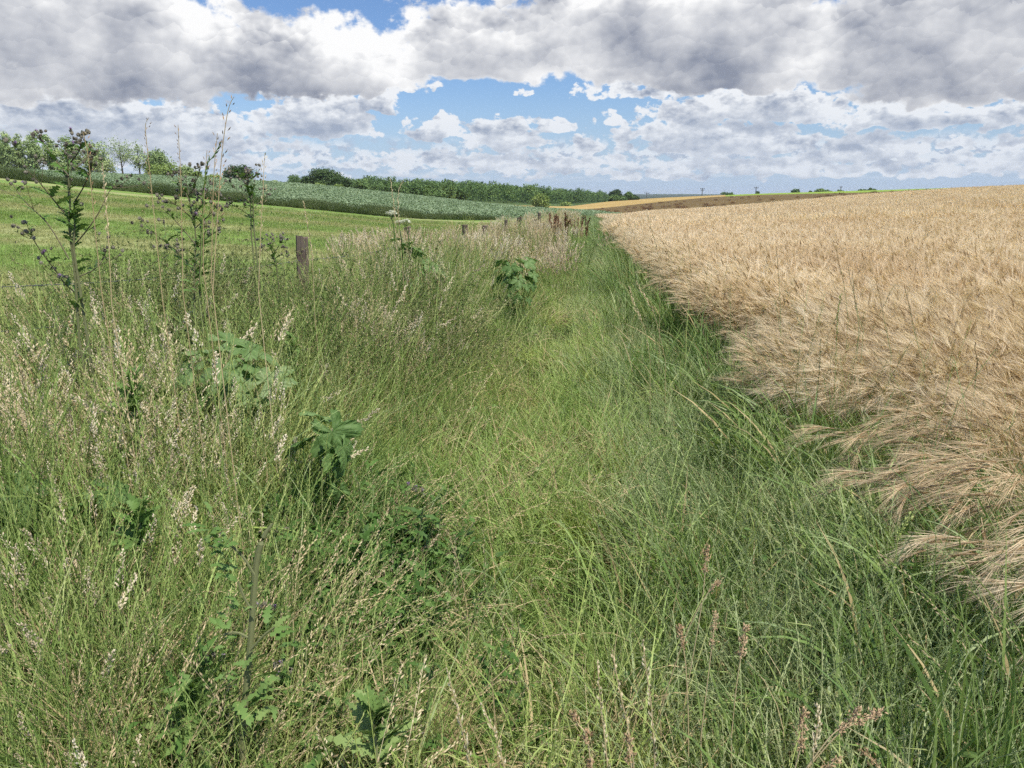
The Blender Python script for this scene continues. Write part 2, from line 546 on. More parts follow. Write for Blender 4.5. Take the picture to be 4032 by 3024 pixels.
# near ground: one fine grid split into pasture, margin and barley ground
def near_sheets():
    yl = np.concatenate([np.linspace(-14, 0, 15), np.linspace(0, 12, 61)[1:], 12 * (1.0) + np.cumsum(np.linspace(0.25, 0.5, 30))])
    V, F, base = [], [], 0
    xg = np.concatenate([-60 + np.arange(0, 48, 1.5), np.arange(-12, 12, 0.2), 12 + np.arange(0, 49.5, 1.5)])
    X, Y = np.meshgrid(xg, yl)
    nr, nc = X.shape
    V = np.stack([X.ravel(), Y.ravel(), height(X.ravel(), Y.ravel())], 1)
    a = (np.arange(nr - 1)[:, None] * nc + np.arange(nc - 1)[None]).ravel()
    F = np.stack([a, a + 1, a + nc + 1, a + nc], 1)
    ymax = yl[-1]
    # polar part from ymax to first edge
    j = np.arange(0, len(ub), 2)
    n = 90
    t = np.linspace(0, 1, n + 1) ** 1.6
    Y2 = (ymax - 0.05) + (LY[0][j] - ymax)[None] * t[:, None]
    X2 = Y2 * ub[j][None]
    V2 = np.stack([X2.ravel(), Y2.ravel(), height(X2.ravel(), Y2.ravel()) - 0.0], 1)
    a = (np.arange(n)[:, None] * len(j) + np.arange(len(j) - 1)[None]).ravel()
    F2 = np.stack([a, a + 1, a + len(j) + 1, a + len(j)], 1)
    Vn = np.concatenate([V, V2]); Fn = np.concatenate([F, F2 + len(V)])
    c = Vn[Fn].mean(1)
    left = c[:, 0] < fence_x(c[:, 1]) + 0.1
    right = c[:, 0] > barley_x(c[:, 1]) + 0.15
    for nm, msk, mt in (('pasture', left, 'pasture'), ('field_margin_ground', ~left & ~right, 'soil'), ('barley_field_ground', right, 'stubble')):
        f = Fn[msk]
        used, inv = np.unique(f, return_inverse=True)
        o = link(nm, mesh_np(nm, Vn[used], inv.reshape(f.shape), [M[mt]], smooth=True))
        tag(o, kind='structure')


near_sheets()
V, F = strip('', 1, 40, None)
c = V[F].mean(1)
isb = (c[:, 0] / c[:, 1]) > U(2440)
o = link('crop_field_ground', mesh_np('crop_field_ground', V, F, [M['crop_ground'], M['stubble']], isb.astype(int), True)); tag(o, kind='structure')
V, F = strip('', 2, 24, None)
o = link('brown_field', mesh_np('brown_field', V, F, [M['brown']], smooth=True)); tag(o, kind='structure')
V, F = strip('', 3, 16, None)
c = V[F].mean(1)
uu = c[:, 0] / c[:, 1]
msk = uu > U(2850) - 0.0
for nm, mk, mt in (('ochre_field', ~msk, 'orange'), ('lime_green_field', msk, 'lime')):
    o = link(nm, mesh_np(nm, V, F[mk], [M[mt]], smooth=True)); tag(o, kind='structure')
for k, nm, n in ((4, 'valley_land', 24), (5, 'distant_land', 12), (6, 'distant_hill', 12), (7, 'horizon_land', 6)):
    V, F = strip('', k, n, None)
    o = link(nm, mesh_np(nm, V, F, [M['far_wood' if k == 6 else 'far']], smooth=True)); tag(o, kind='structure')
# ------------------------------------------------------------------ plant builders
TAU = 2 * math.pi


class PB:
    """collects ribbons, tubes and spindles of many blades into one mesh"""

    def __init__(self, seed=0):
        self.V, self.Q, self.T, self.qm, self.tm, self.R, self.n = [], [], [], [], [], [], 0
        self.r = np.random.default_rng(seed)

    def add(self, V, F, mat, rnd):
        V = np.asarray(V, float).reshape(-1, 3); F = np.asarray(F, int)
        self.V.append(V); self.R.append(np.broadcast_to(rnd, len(V)).astype(float))
        if F.shape[1] == 4: self.Q.append(F + self.n); self.qm.append(np.full(len(F), mat))
        else: self.T.append(F + self.n); self.tm.append(np.full(len(F), mat))
        self.n += len(V)

    def centre(self, base, az, th0, th1, L, seg, curve=1.5):
        base = np.asarray(base, float); N = len(base)
        az, th0, th1, L = [np.broadcast_to(np.asarray(v, float), N) for v in (az, th0, th1, L)]
        P = [base]
        for s in range(seg):
            th = th0 + (th1 - th0) * ((s + .5) / seg) ** curve
            d = np.stack([np.sin(th) * np.cos(az), np.sin(th) * np.sin(az), np.cos(th)], 1)
            P.append(P[-1] + d * (L / seg)[:, None])
        return np.stack(P, 1)

    def ribbon(self, P, W, mat, rnd, prof=None, roll=None):
        N, S, _ = P.shape
        d = np.gradient(P, axis=1)
        d /= np.linalg.norm(d, axis=2, keepdims=True) + 1e-9
        hor = np.cross(d, np.array([0, 0, 1.0]))
        ln = np.linalg.norm(hor, axis=2, keepdims=True)
        hor = np.where(ln > 1e-3, hor / (ln + 1e-9), np.array([1.0, 0, 0]))
        nn = np.cross(hor, d)
        if roll is None: roll = self.r.uniform(-1.3, 1.3, N)
        roll = np.broadcast_to(roll, N)[:, None, None] + np.linspace(0, 0.5, S)[None, :, None]
        side = hor * np.cos(roll) + nn * np.sin(roll)
        t = np.linspace(0, 1, S)
        if prof is None: prof = np.minimum(1, 0.55 + 1.6 * t) * (1 - t ** 2.2) + 0.03
        w = np.broadcast_to(np.asarray(W, float), N)[:, None] * np.asarray(prof)[None] * 0.5
        A, B = P - side * w[..., None], P + side * w[..., None]
        V = np.stack([A, B], 2).reshape(-1, 3)
        k = np.arange(N)[:, None] * (S * 2) + np.arange(S - 1)[None] * 2
        k = k.ravel()
        F = np.stack([k, k + 1, k + 3, k + 2], 1)
        self.add(V, F, mat, np.repeat(np.broadcast_to(rnd, N), S * 2))
        return P

    def tube(self, P, R, mat, rnd, sides=3):
        """P (N,S,3), R (N,S) or scalar radii"""
        N, S, _ = P.shape
        d = np.gradient(P, axis=1); d /= np.linalg.norm(d, axis=2, keepdims=True) + 1e-9
        ref = np.where(np.abs(d[..., 2:3]) > .9, np.array([1.0, 0, 0]), np.array([0, 0, 1.0]))
        a = np.cross(d, ref); a /= np.linalg.norm(a, axis=2, keepdims=True) + 1e-9
        b = np.cross(d, a)
        R = np.broadcast_to(R, (N, S))
        V = []
        for i in range(sides):
            c, s = math.cos(TAU * i / sides), math.sin(TAU * i / sides)
            V.append(P + (a * c + b * s) * R[..., None])
        V = np.stack(V, 2).reshape(-1, 3)
        F = []
        base = (np.arange(N)[:, None] * (S * sides) + np.arange(S - 1)[None] * sides).ravel()
        for i in range(sides):
            j = (i + 1) % sides
            F.append(np.stack([base + i, base + j, base + j + sides, base + i + sides], 1))
        self.add(V, np.concatenate(F), mat, np.repeat(np.broadcast_to(rnd, N), S * sides))

    def spindle(self, C, D, L, W, mat, rnd, at_=0.45, sides=3):
        C = np.asarray(C, float).reshape(-1, 3); N = len(C)
        D = np.asarray(D, float).reshape(-1, 3); D = D / (np.linalg.norm(D, axis=1, keepdims=True) + 1e-9)
        L = np.broadcast_to(L, N)[:, None]; W = np.broadcast_to(W, N)[:, None]
        ref = np.where(np.abs(D[:, 2:3]) > .9, np.array([1.0, 0, 0]), np.array([0, 0, 1.0]))
        a = np.cross(D, ref); a /= np.linalg.norm(a, axis=1, keepdims=True) + 1e-9
        b = np.cross(D, a)
        ring = [C + D * L * at_ + (a * math.cos(TAU * i / sides) + b * math.sin(TAU * i / sides)) * W * .5 for i in range(sides)]
        V = np.stack([C] + ring + [C + D * L], 1).reshape(-1, 3)
        k = np.arange(N) * (sides + 2)
        F = []
        for i in range(sides):
            j = (i + 1) % sides
            F.append(np.stack([k, k + 1 + j, k + 1 + i], 1))
            F.append(np.stack([k + sides + 1, k + 1 + i, k + 1 + j], 1))
        self.add(V, np.concatenate(F), mat, np.repeat(np.broadcast_to(rnd, N), sides + 2))

    def along(self, P, t):
        """points and directions at fractions t of each centre line: (N,K,3)"""
        N, S, _ = P.shape
        f = np.asarray(t) * (S - 1); i = np.clip(f.astype(int), 0, S - 2); w = (f - i)[None, :, None]
        p = P[:, i] * (1 - w) + P[:, i + 1] * w
        d = P[:, i + 1] - P[:, i]
        return p, d / (np.linalg.norm(d, axis=2, keepdims=True) + 1e-9)

    def unit(self, n):
        v = self.r.normal(size=(n, 3)); return v / np.linalg.norm(v, axis=1, keepdims=True)

    def head(self, P, t0, k, L, W, spread, off, mat, rnd, taper=True):
        """spikelets on the top part of each stem"""
        t = np.linspace(t0, 0.995, k)
        p, d = self.along(P, t)
        N = len(P)
        u = self.unit(N * k).reshape(N, k, 3)
        u -= d * (u * d).sum(2, keepdims=True)
        s = (1 - 0.75 * ((t - t0) / (1 - t0)) ** 1.5 if taper else np.ones(k))[None, :, None]
        c = p + u * off * s
        dd = d + u * spread
        self.spindle(c.reshape(-1, 3), dd.reshape(-1, 3), np.tile(L * (0.6 + 0.4 * s[0, :, 0]), N) * self.r.uniform(.7, 1.3, N * k), W, mat,
                     np.clip(np.repeat(np.broadcast_to(rnd, N), k) + self.r.uniform(-.2, .2, N * k), 0, 1))

    def jag(self, base, az, th0, th1, L, W, mat, rnd, seg=9):
        """toothed thistle-like leaf: zig-zag edges, slightly rolled"""
        P = self.centre(base, az, th0, th1, L, seg)
        t = np.linspace(0, 1, seg + 1)
        z = np.where(np.arange(seg + 1) % 2 == 1, 1.0, 0.38)
        prof = z * np.minimum(1, 0.35 + 2.2 * t) * (1 - t ** 2.5) + 0.02
        self.ribbon(P, W, mat, rnd, prof, self.r.uniform(-.7, .7, len(P)))

    def ovals(self, c, nrm, size, mat, rnd, k=1.0):
        """small rounded leaves: hexagons"""
        c = np.asarray(c).reshape(-1, 3); N = len(c)
        nrm = nrm / np.linalg.norm(nrm, axis=1, keepdims=True)
        a = np.cross(nrm, self.unit(N)); a /= np.linalg.norm(a, axis=1, keepdims=True)
        b = np.cross(nrm, a)
        size = np.broadcast_to(size, N)[:, None]
        pts = [(-1, 0, 0), (-.45, .62, .10), (.4, .60, .12), (1, 0, -.1), (.4, -.60, .12), (-.45, -.62, .10)]
        V = np.stack([c + (a * x + b * y * k + nrm * z) * size * .5 for x, y, z in pts], 1).reshape(-1, 3)
        i = np.arange(N) * 6
        F = np.concatenate([np.stack([i, i + 1, i + 4, i + 5], 1)[:, [0, 3, 2, 1]], np.stack([i + 1, i + 2, i + 3, i + 4], 1)])
        self.add(V, F, mat, np.repeat(np.broadcast_to(rnd, N), 6))

    def mesh(self, name, mats):
        F, mi = [], []
        if self.Q: F.append(np.concatenate(self.Q)); mi.append(np.concatenate(self.qm))
        if self.T: F.append(np.concatenate(self.T)); mi.append(np.concatenate(self.tm))
        return mesh_np(name, np.concatenate(self.V), F, mats, np.concatenate(mi), False, {'rnd': np.clip(np.concatenate(self.R), 0, 1)})


def disc(r, n, rad, z=-0.03):
    a, q = r.uniform(0, TAU, n), np.sqrt(r.uniform(0, 1, n)) * rad
    return np.stack([q * np.cos(a), q * np.sin(a), np.full(n, z)], 1)


# ---- plant colours (albedo; per-blade variation through the ramp)
P_FINE = plant_mat('fine_grass', [(0.150, 0.250, 0.060), (0.225, 0.350, 0.090), (0.320, 0.450, 0.135), (0.440, 0.530, 0.200), (0.600, 0.600, 0.320)], 0.32, patch=((0.42, 0.50, 0.12), 0.9, 0.52, 0.45))
P_BLUE = plant_mat('bluish_grass', [(0.125, 0.205, 0.078), (0.198, 0.290, 0.112), (0.285, 0.375, 0.160), (0.390, 0.465, 0.225), (0.520, 0.550, 0.300)], 0.28, spec=0.4)
P_DARK = plant_mat('dark_broad_grass', [(0.058, 0.120, 0.030), (0.102, 0.190, 0.048), (0.162, 0.262, 0.074), (0.250, 0.350, 0.110), (0.420, 0.480, 0.190)], 0.30, rough=0.45, spec=0.45)
P_TALL = plant_mat('tall_meadow_grass', [(0.050, 0.110, 0.026), (0.095, 0.185, 0.042), (0.185, 0.295, 0.075), (0.320, 0.405, 0.130), (0.520, 0.510, 0.240)], 0.28)
P_STRAW = plant_mat('dry_straw', [(0.297, 0.242, 0.121), (0.418, 0.341, 0.182), (0.528, 0.435, 0.248), (0.627, 0.522, 0.319), (0.704, 0.616, 0.418)], 0.25)
P_HEAD = plant_mat('pale_seed_head', [(0.400, 0.310, 0.170), (0.530, 0.430, 0.260), (0.660, 0.560, 0.360), (0.760, 0.670, 0.460), (0.830, 0.760, 0.580)], 0.30)
P_PINK = plant_mat('pinkish_seed_head', [(0.460, 0.360, 0.240), (0.600, 0.500, 0.360), (0.720, 0.630, 0.470), (0.800, 0.730, 0.580), (0.850, 0.800, 0.680)], 0.30)
P_BROWN = plant_mat('brown_seed_head', [(0.200, 0.115, 0.055), (0.300, 0.185, 0.095), (0.400, 0.270, 0.150), (0.500, 0.360, 0.220), (0.600, 0.460, 0.300)], 0.20)
P_HERB = plant_mat('thistle_foliage', [(0.035, 0.080, 0.020), (0.060, 0.130, 0.030), (0.100, 0.195, 0.048), (0.165, 0.270, 0.080), (0.260, 0.350, 0.130)], 0.26)
P_HEDGE = plant_mat('bedstraw_foliage', [(0.060, 0.095, 0.030), (0.095, 0.145, 0.042), (0.150, 0.205, 0.070), (0.235, 0.265, 0.105), (0.360, 0.330, 0.170)], 0.25)
P_BARLEY = plant_mat('ripe_barley', [(0.470, 0.330, 0.190), (0.620, 0.475, 0.305), (0.730, 0.595, 0.410), (0.820, 0.700, 0.530), (0.860, 0.785, 0.640)], 0.32, patch=((0.50, 0.33, 0.17), 0.35, 0.55, 0.35))
P_EAR = plant_mat('barley_ear', [(0.200, 0.130, 0.062), (0.290, 0.195, 0.100), (0.380, 0.270, 0.145), (0.480, 0.360, 0.210), (0.600, 0.470, 0.300)], 0.15)
P_CROP = plant_mat('green_crop', [(0.135, 0.205, 0.110), (0.180, 0.260, 0.145), (0.225, 0.310, 0.180), (0.280, 0.365, 0.230), (0.350, 0.420, 0.290)], 0.2, patch_scale=0.12)
P_ROUGH = plant_mat('rough_verge', [(0.040, 0.068, 0.026), (0.065, 0.100, 0.036), (0.100, 0.140, 0.052), (0.150, 0.190, 0.080), (0.230, 0.250, 0.120)], 0.2, patch_scale=0.15)
P_TURF = plant_mat('mown_turf', [(0.130, 0.215, 0.050), (0.175, 0.265, 0.065), (0.230, 0.315, 0.095), (0.320, 0.360, 0.150), (0.420, 0.410, 0.220)], 0.3, patch_scale=0.25, extra=mow)
P_LEAF = plant_mat('soft_big_leaf', [(0.070, 0.140, 0.040), (0.095, 0.180, 0.050), (0.130, 0.230, 0.070), (0.190, 0.300, 0.110), (0.290, 0.380, 0.190)], 0.38, spec=0.3)
P_STEM = plant_mat('thistle_stem', [(0.075, 0.060, 0.042), (0.115, 0.105, 0.060), (0.150, 0.165, 0.080), (0.200, 0.225, 0.105), (0.27, 0.28, 0.14)], 0.0)
P_BUD = plant_mat('thistle_bud', [(0.095, 0.080, 0.070), (0.130, 0.120, 0.095), (0.180, 0.170, 0.130), (0.230, 0.220, 0.170), (0.300, 0.290, 0.220)], 0.0)
P_PURPLE = plant_mat('purple_floret', [(0.34, 0.20, 0.46), (0.42, 0.27, 0.55), (0.50, 0.34, 0.62)], 0.3)
P_WHITE = plant_mat('white_umbel', [(0.62, 0.66, 0.58), (0.72, 0.75, 0.68), (0.80, 0.82, 0.76)], 0.3)
P_DOCK = plant_mat('dock_seed', [(0.115, 0.055, 0.032), (0.165, 0.085, 0.048), (0.22, 0.12, 0.07)], 0.1)

MATS = [P_FINE, P_BLUE, P_DARK, P_TALL, P_STRAW, P_HEAD, P_PINK, P_BROWN, P_HERB, P_HEDGE, P_BARLEY, P_EAR, P_CROP, P_ROUGH, P_TURF, P_LEAF, P_STEM, P_BUD, P_PURPLE, P_WHITE, P_DOCK]
FINE, BLUE, DARK, TALL, STRAW, HEAD, PINK, BROWN, HERB, HEDGE, BARLEY, EAR, CROP, ROUGH, TURF, LEAF, STEM, BUD, PURPLE, WHITE, DOCK = range(len(MATS))


# ---- clumps that are scattered as ground cover
def c_fine(seed, mat=FINE, n=80, h=(.22, .45), w=.0052, droop=1.0, straw=.12, rad=.14, spikes=4):
    b = PB(seed); r = b.r
    L = r.uniform(*h, n); az = np.where(r.random(n) < .75, r.normal(0, .75, n), r.uniform(0, TAU, n))
    k = r.random(n) < straw
    for msk, mt in ((~k, mat), (k, STRAW)):
        m_ = msk.sum()
        if not m_: continue
        P = b.centre(disc(r, m_, rad), az[msk], r.uniform(.05, .6, m_), r.uniform(.5, 1.9, m_) * droop, L[msk], 5)
        b.ribbon(P, w * r.uniform(.45, 1.9, m_) ** 1.1, mt, r.random(m_))
    if spikes:
        P = b.centre(disc(r, spikes, rad), r.uniform(0, TAU, spikes), r.uniform(.02, .3, spikes), r.uniform(.3, 1.0, spikes), h[1] * r.uniform(1.1, 1.5, spikes), 6)
        b.tube(P, .0010, mat, r.random(spikes) * .4 + .5)
        b.head(P, .62, 16, .012, .0030, .35, .002, mat, .85, False)
    return b.mesh('clump', MATS)


def c_tall(seed, kind=0, n=16, leaves=34, h=(.65, 1.0), lean=.35, w=.0029, rad=.16, green=.4, hk=1.0):
    """flowering meadow grass: thin stems with panicles above a tuft of leaves"""
    b = PB(seed); r = b.r
    P = b.centre(disc(r, leaves, rad), r.uniform(0, TAU, leaves), r.uniform(.05, .5, leaves), r.uniform(.6, 1.9, leaves), h[0] * r.uniform(.45, .85, leaves), 5)
    kk = r.random(leaves)
    b.ribbon(P, .0085 * r.uniform(.6, 1.3, leaves), TALL, kk * (green + .2))
    az = r.normal(0, 1.0, n)
    L = r.uniform(*h, n)
    P = b.centre(disc(r, n, rad * .8), az, r.uniform(.0, .22, n), r.uniform(.1, 1.0, n) * lean * 2, L, 8, 1.8)
    st = r.random(n) < .38
    for msk, mt in ((st, STRAW), (~st, TALL)):
        if msk.sum(): b.ribbon(P[msk], w, mt, r.uniform(.4, 1, msk.sum()), np.linspace(1, .5, 9))
    if kind == 0:      # loose brownish panicle
        b.head(P, .80, 20, .0150 * hk, .0048 * hk, .7, .010, HEAD, r.random(n))
    elif kind == 1:    # dense pinkish-white plume
        b.head(P, .86, 34, .0125 * hk, .0058 * hk, .7, .0085, PINK, r.random(n) * .5 + .4)
    elif kind == 2:    # clumped heads
        for q in range(n):
            for tt, rr in ((.84, .011), (.90, .014), (.96, .011)):
                p, d = b.along(P[q:q + 1], np.array([tt]))
                c = p[0] + d[0] * r.normal(0, .006, (12, 1)) + r.normal(0, rr * .42, (12, 3)) * hk
                b.spindle(c, d[0] + r.normal(0, .5, (12, 3)), .010 * hk, .0050 * hk, BROWN if q % 2 else HEAD, r.random(12))
    elif kind == 3:    # slender spike of alternate spikelets
        b.head(P, .70, 20, .015 * hk, .0040 * hk, .32, .0018, TALL if seed % 2 else STRAW, r.uniform(.6, 1, n), False)
    elif kind == 4:    # soft cylinder heads
        b.head(P, .90, 34, .0055 * hk, .0040 * hk, .9, .0022, BLUE, r.uniform(.6, 1, n), False)
    return b.mesh('clump', MATS)


def c_herb(seed, n=9, h=(.3, .55), mat=HERB, leafL=.085, leafW=.032, per=16):
    b = PB(seed); r = b.r
    P = b.centre(disc(r, n, .15), r.uniform(0, TAU, n), r.uniform(0, .4, n), r.uniform(.2, .8, n), r.uniform(*h, n), 6)
    b.tube(P, .0022, STEM, r.random(n))
    p, d = b.along(P, np.linspace(.12, 1, per))
    p = p.reshape(-1, 3)
    m_ = len(p)
    b.jag(p, r.uniform(0, TAU, m_), r.uniform(.5, 1.2, m_), r.uniform(1.1, 2.1, m_), leafL * r.uniform(.5, 1.2, m_), leafW * r.uniform(.6, 1.2, m_), mat, r.random(m_), 7)
    return b.mesh('clump', MATS)


def c_bed(seed, h=(.5, .95)):
    """scrambling bedstraw: tangled fine stems with whorls of tiny leaves"""
    b = PB(seed); r = b.r; n = 18
    P = b.centre(disc(r, n, .16), r.uniform(0, TAU, n), r.uniform(0, .6, n), r.uniform(.3, 1.5, n), r.uniform(*h, n), 8, 1.0)
    P += np.cumsum(r.normal(0, .012, P.shape), 1)
    b.ribbon(P, .0022, HEDGE, r.random(n) * .6 + .4, np.linspace(1, .6, 9))
    t = np.linspace(.15, 1, 15)
    p, d = b.along(P, t)
    p = np.repeat(p.reshape(-1, 3), 4, 0); m_ = len(p)
    u = b.unit(m_)
    b.spindle(p, u + [0, 0, .2], .020 * r.uniform(.6, 1.3, m_), .0055, HEDGE, r.random(m_))
    k = r.random(m_) < .12
    b.spindle(p[k], u[k], .008, .008, HEAD, r.random(k.sum()))
    return b.mesh('clump', MATS)


def c_round(seed):
    """bindweed and clover leaves under the grass"""
    b = PB(seed); r = b.r; n = 26
    p = disc(r, n, .2, 0); p[:, 2] = r.uniform(.06, .34, n)
    nr = b.unit(n) * .6 + [0, 0, 1]
    b.ovals(p, nr, r.uniform(.025, .055, n), DARK, r.random(n) * .7, 1.0)
    q = np.stack([p * [.6, .6, 0], p], 1)
    b.ribbon(q, .0016, DARK, r.random(n), np.array([1, .8]))
    return b.mesh('clump', MATS)


def c_barley(seed, n=10, awns=20, aw=.0014, h=(.68, .9), rad=.12, lean=(.5, 1.5), leafn=8, grains=9, stemw=.0030, azm=math.pi, azs=.75, awl=(.10, .15), segs=8):
    b = PB(seed); r = b.r
    az = r.normal(azm, azs, n)
    L = r.uniform(*h, n)
    P = b.centre(disc(r, n, rad), az, r.uniform(.0, .16, n), r.uniform(*lean, n), L, segs, 3.2)
    b.ribbon(P, stemw, BARLEY, r.uniform(.2, .8, n), np.linspace(1, .7, segs + 1))
    # ears: continue each stem, nodding
    d = P[:, -1] - P[:, -2]; d /= np.linalg.norm(d, axis=1, keepdims=True)
    th = np.arccos(np.clip(d[:, 2], -1, 1))
    E = b.centre(P[:, -1], az, th, th + r.uniform(.1, .8, n), r.uniform(.07, .095, n), 5, 1.0)
    rn = r.uniform(0, .9, n)
    side = np.stack([-np.sin(az), np.cos(az), np.zeros(n)], 1)
    if grains:
        t = np.linspace(0, .95, grains)
        p, dd = b.along(E, t)
        for sgn in (-1, 1):
            s = side[:, None] * sgn
            b.spindle((p + s * .0022).reshape(-1, 3), (dd + s * .22).reshape(-1, 3), .0135, .0056, EAR, np.repeat(rn, grains))
    else:
        b.ribbon(E, .012, EAR, rn, np.array([.5, 1, 1, 1, .9, .5]))
    # awns fan forward from the ear
    t = r.uniform(.0, 1.0, awns)
    p, dd = b.along(E, t)
    N = n * awns
    u = b.unit(N).reshape(n, awns, 3)
    da = dd + u * r.uniform(.06, .38, (n, awns, 1)); da /= np.linalg.norm(da, axis=2, keepdims=True)
    la = r.uniform(*awl, (n, awns, 1))
    mid = p + da * la * .5
    end = mid + (da + np.array([0, 0, -.10]) + u * .05) * la * .5
    A = np.stack([p, mid, end], 2).reshape(N, 3, 3)
    b.ribbon(A, aw, BARLEY, np.repeat(rn, awns) * .3 + r.uniform(.3, .8, N), np.array([1, .8, .25]))
    if leafn:
        q = b.centre(disc(r, leafn, rad), r.normal(azm, 1.2, leafn), r.uniform(.1, .5, leafn), r.uniform(1.2, 2.6, leafn), r.uniform(.35, .6, leafn), 5)
        b.ribbon(q, .006, BARLEY, r.uniform(0, .6, leafn))
    return b.mesh('clump', MATS)


def c_far_barley(seed, n=46, rad=.55, aw=.010, h=(.72, .88)):
    b = PB(seed); r = b.r
    p0 = disc(r, n, rad)
    az = r.normal(math.pi, .8, n)
    P = b.centre(p0, az, r.uniform(0, .2, n), r.uniform(.6, 1.6, n), r.uniform(*h, n), 4, 3.0)
    b.ribbon(P, .012, BARLEY, r.uniform(.1, .6, n), np.linspace(1, .7, 5))
    d = P[:, -1] - P[:, -2]; d /= np.linalg.norm(d, axis=1, keepdims=True)
    for k in range(5):
        u = b.unit(n)
        e = P[:, -1] + (d + u * .35) * r.uniform(.10, .2, (n, 1))
        A = np.stack([P[:, -1], (P[:, -1] + e) / 2, e], 1)
        b.ribbon(A, aw, BARLEY, r.uniform(.4, 1, n), np.array([1, 1, .3]))
    k = r.random(n) < .35
    b.spindle(P[k, -1], d[k] + [0, 0, -.4], .10, .016, EAR, r.random(k.sum()))
    return b.mesh('clump', MATS)


def c_crop(seed, rad=.45, n=60, h=(.15, .5), mat=CROP, leaf=.13):
    b = PB(seed); r = b.r
    p = disc(r, n, rad, 0); p[:, 2] = r.uniform(*h, n)
    b.ovals(p, b.unit(n) * .8 + [0, 0, .9], r.uniform(.6, 1.3, n) * leaf, mat, r.random(n), .9)
    return b.mesh('clump', MATS)


def c_rough(seed, n=90, h=(.7, 1.5), rad=.45, w=.016, mat=ROUGH, heads=.25):
    b = PB(seed); r = b.r
    P = b.centre(disc(r, n, rad), r.uniform(0, TAU, n), r.uniform(0, .3, n), r.uniform(.1, 1.2, n), r.uniform(*h, n), 4)
    b.ribbon(P, w * r.uniform(.5, 1.3, n), mat, r.random(n))
    k = r.random(n) < heads
    if k.sum(): b.head(P[k], .8, 5, .07, .016, .6, .03, HEAD, r.random(k.sum()))
    m_ = n
    p, d = b.along(P, np.array([.35, .6]))
    p = p.reshape(-1, 3)
    b.ovals(p, b.unit(len(p)), r.uniform(.04, .11, len(p)), mat, r.random(len(p)) * .7)
    return b.mesh('clump', MATS)


def c_turf(seed, n=70, h=(.03, .09), rad=.3, w=.006):
    b = PB(seed); r = b.r
    P = b.centre(disc(r, n, rad, -.005), r.uniform(0, TAU, n), r.uniform(0, .8, n), r.uniform(.3, 1.6, n), r.uniform(*h, n), 2)
    b.ribbon(P, w, TURF, r.random(n), np.array([1, .8, .1]))
    return b.mesh('clump', MATS)


def c_long(seed, mat, n=9, h=(.45, .85), w=.011):
    """a few long arching grass blades"""
    b = PB(seed); r = b.r
    P = b.centre(disc(r, n, .06), r.normal(0, 1.1, n), r.uniform(.05, .5, n), r.uniform(.9, 2.3, n), r.uniform(*h, n), 9, 1.6)
    b.ribbon(P, w * r.uniform(.6, 1.2, n), mat, r.uniform(.2, 1, n))
    return b.mesh('clump', MATS)


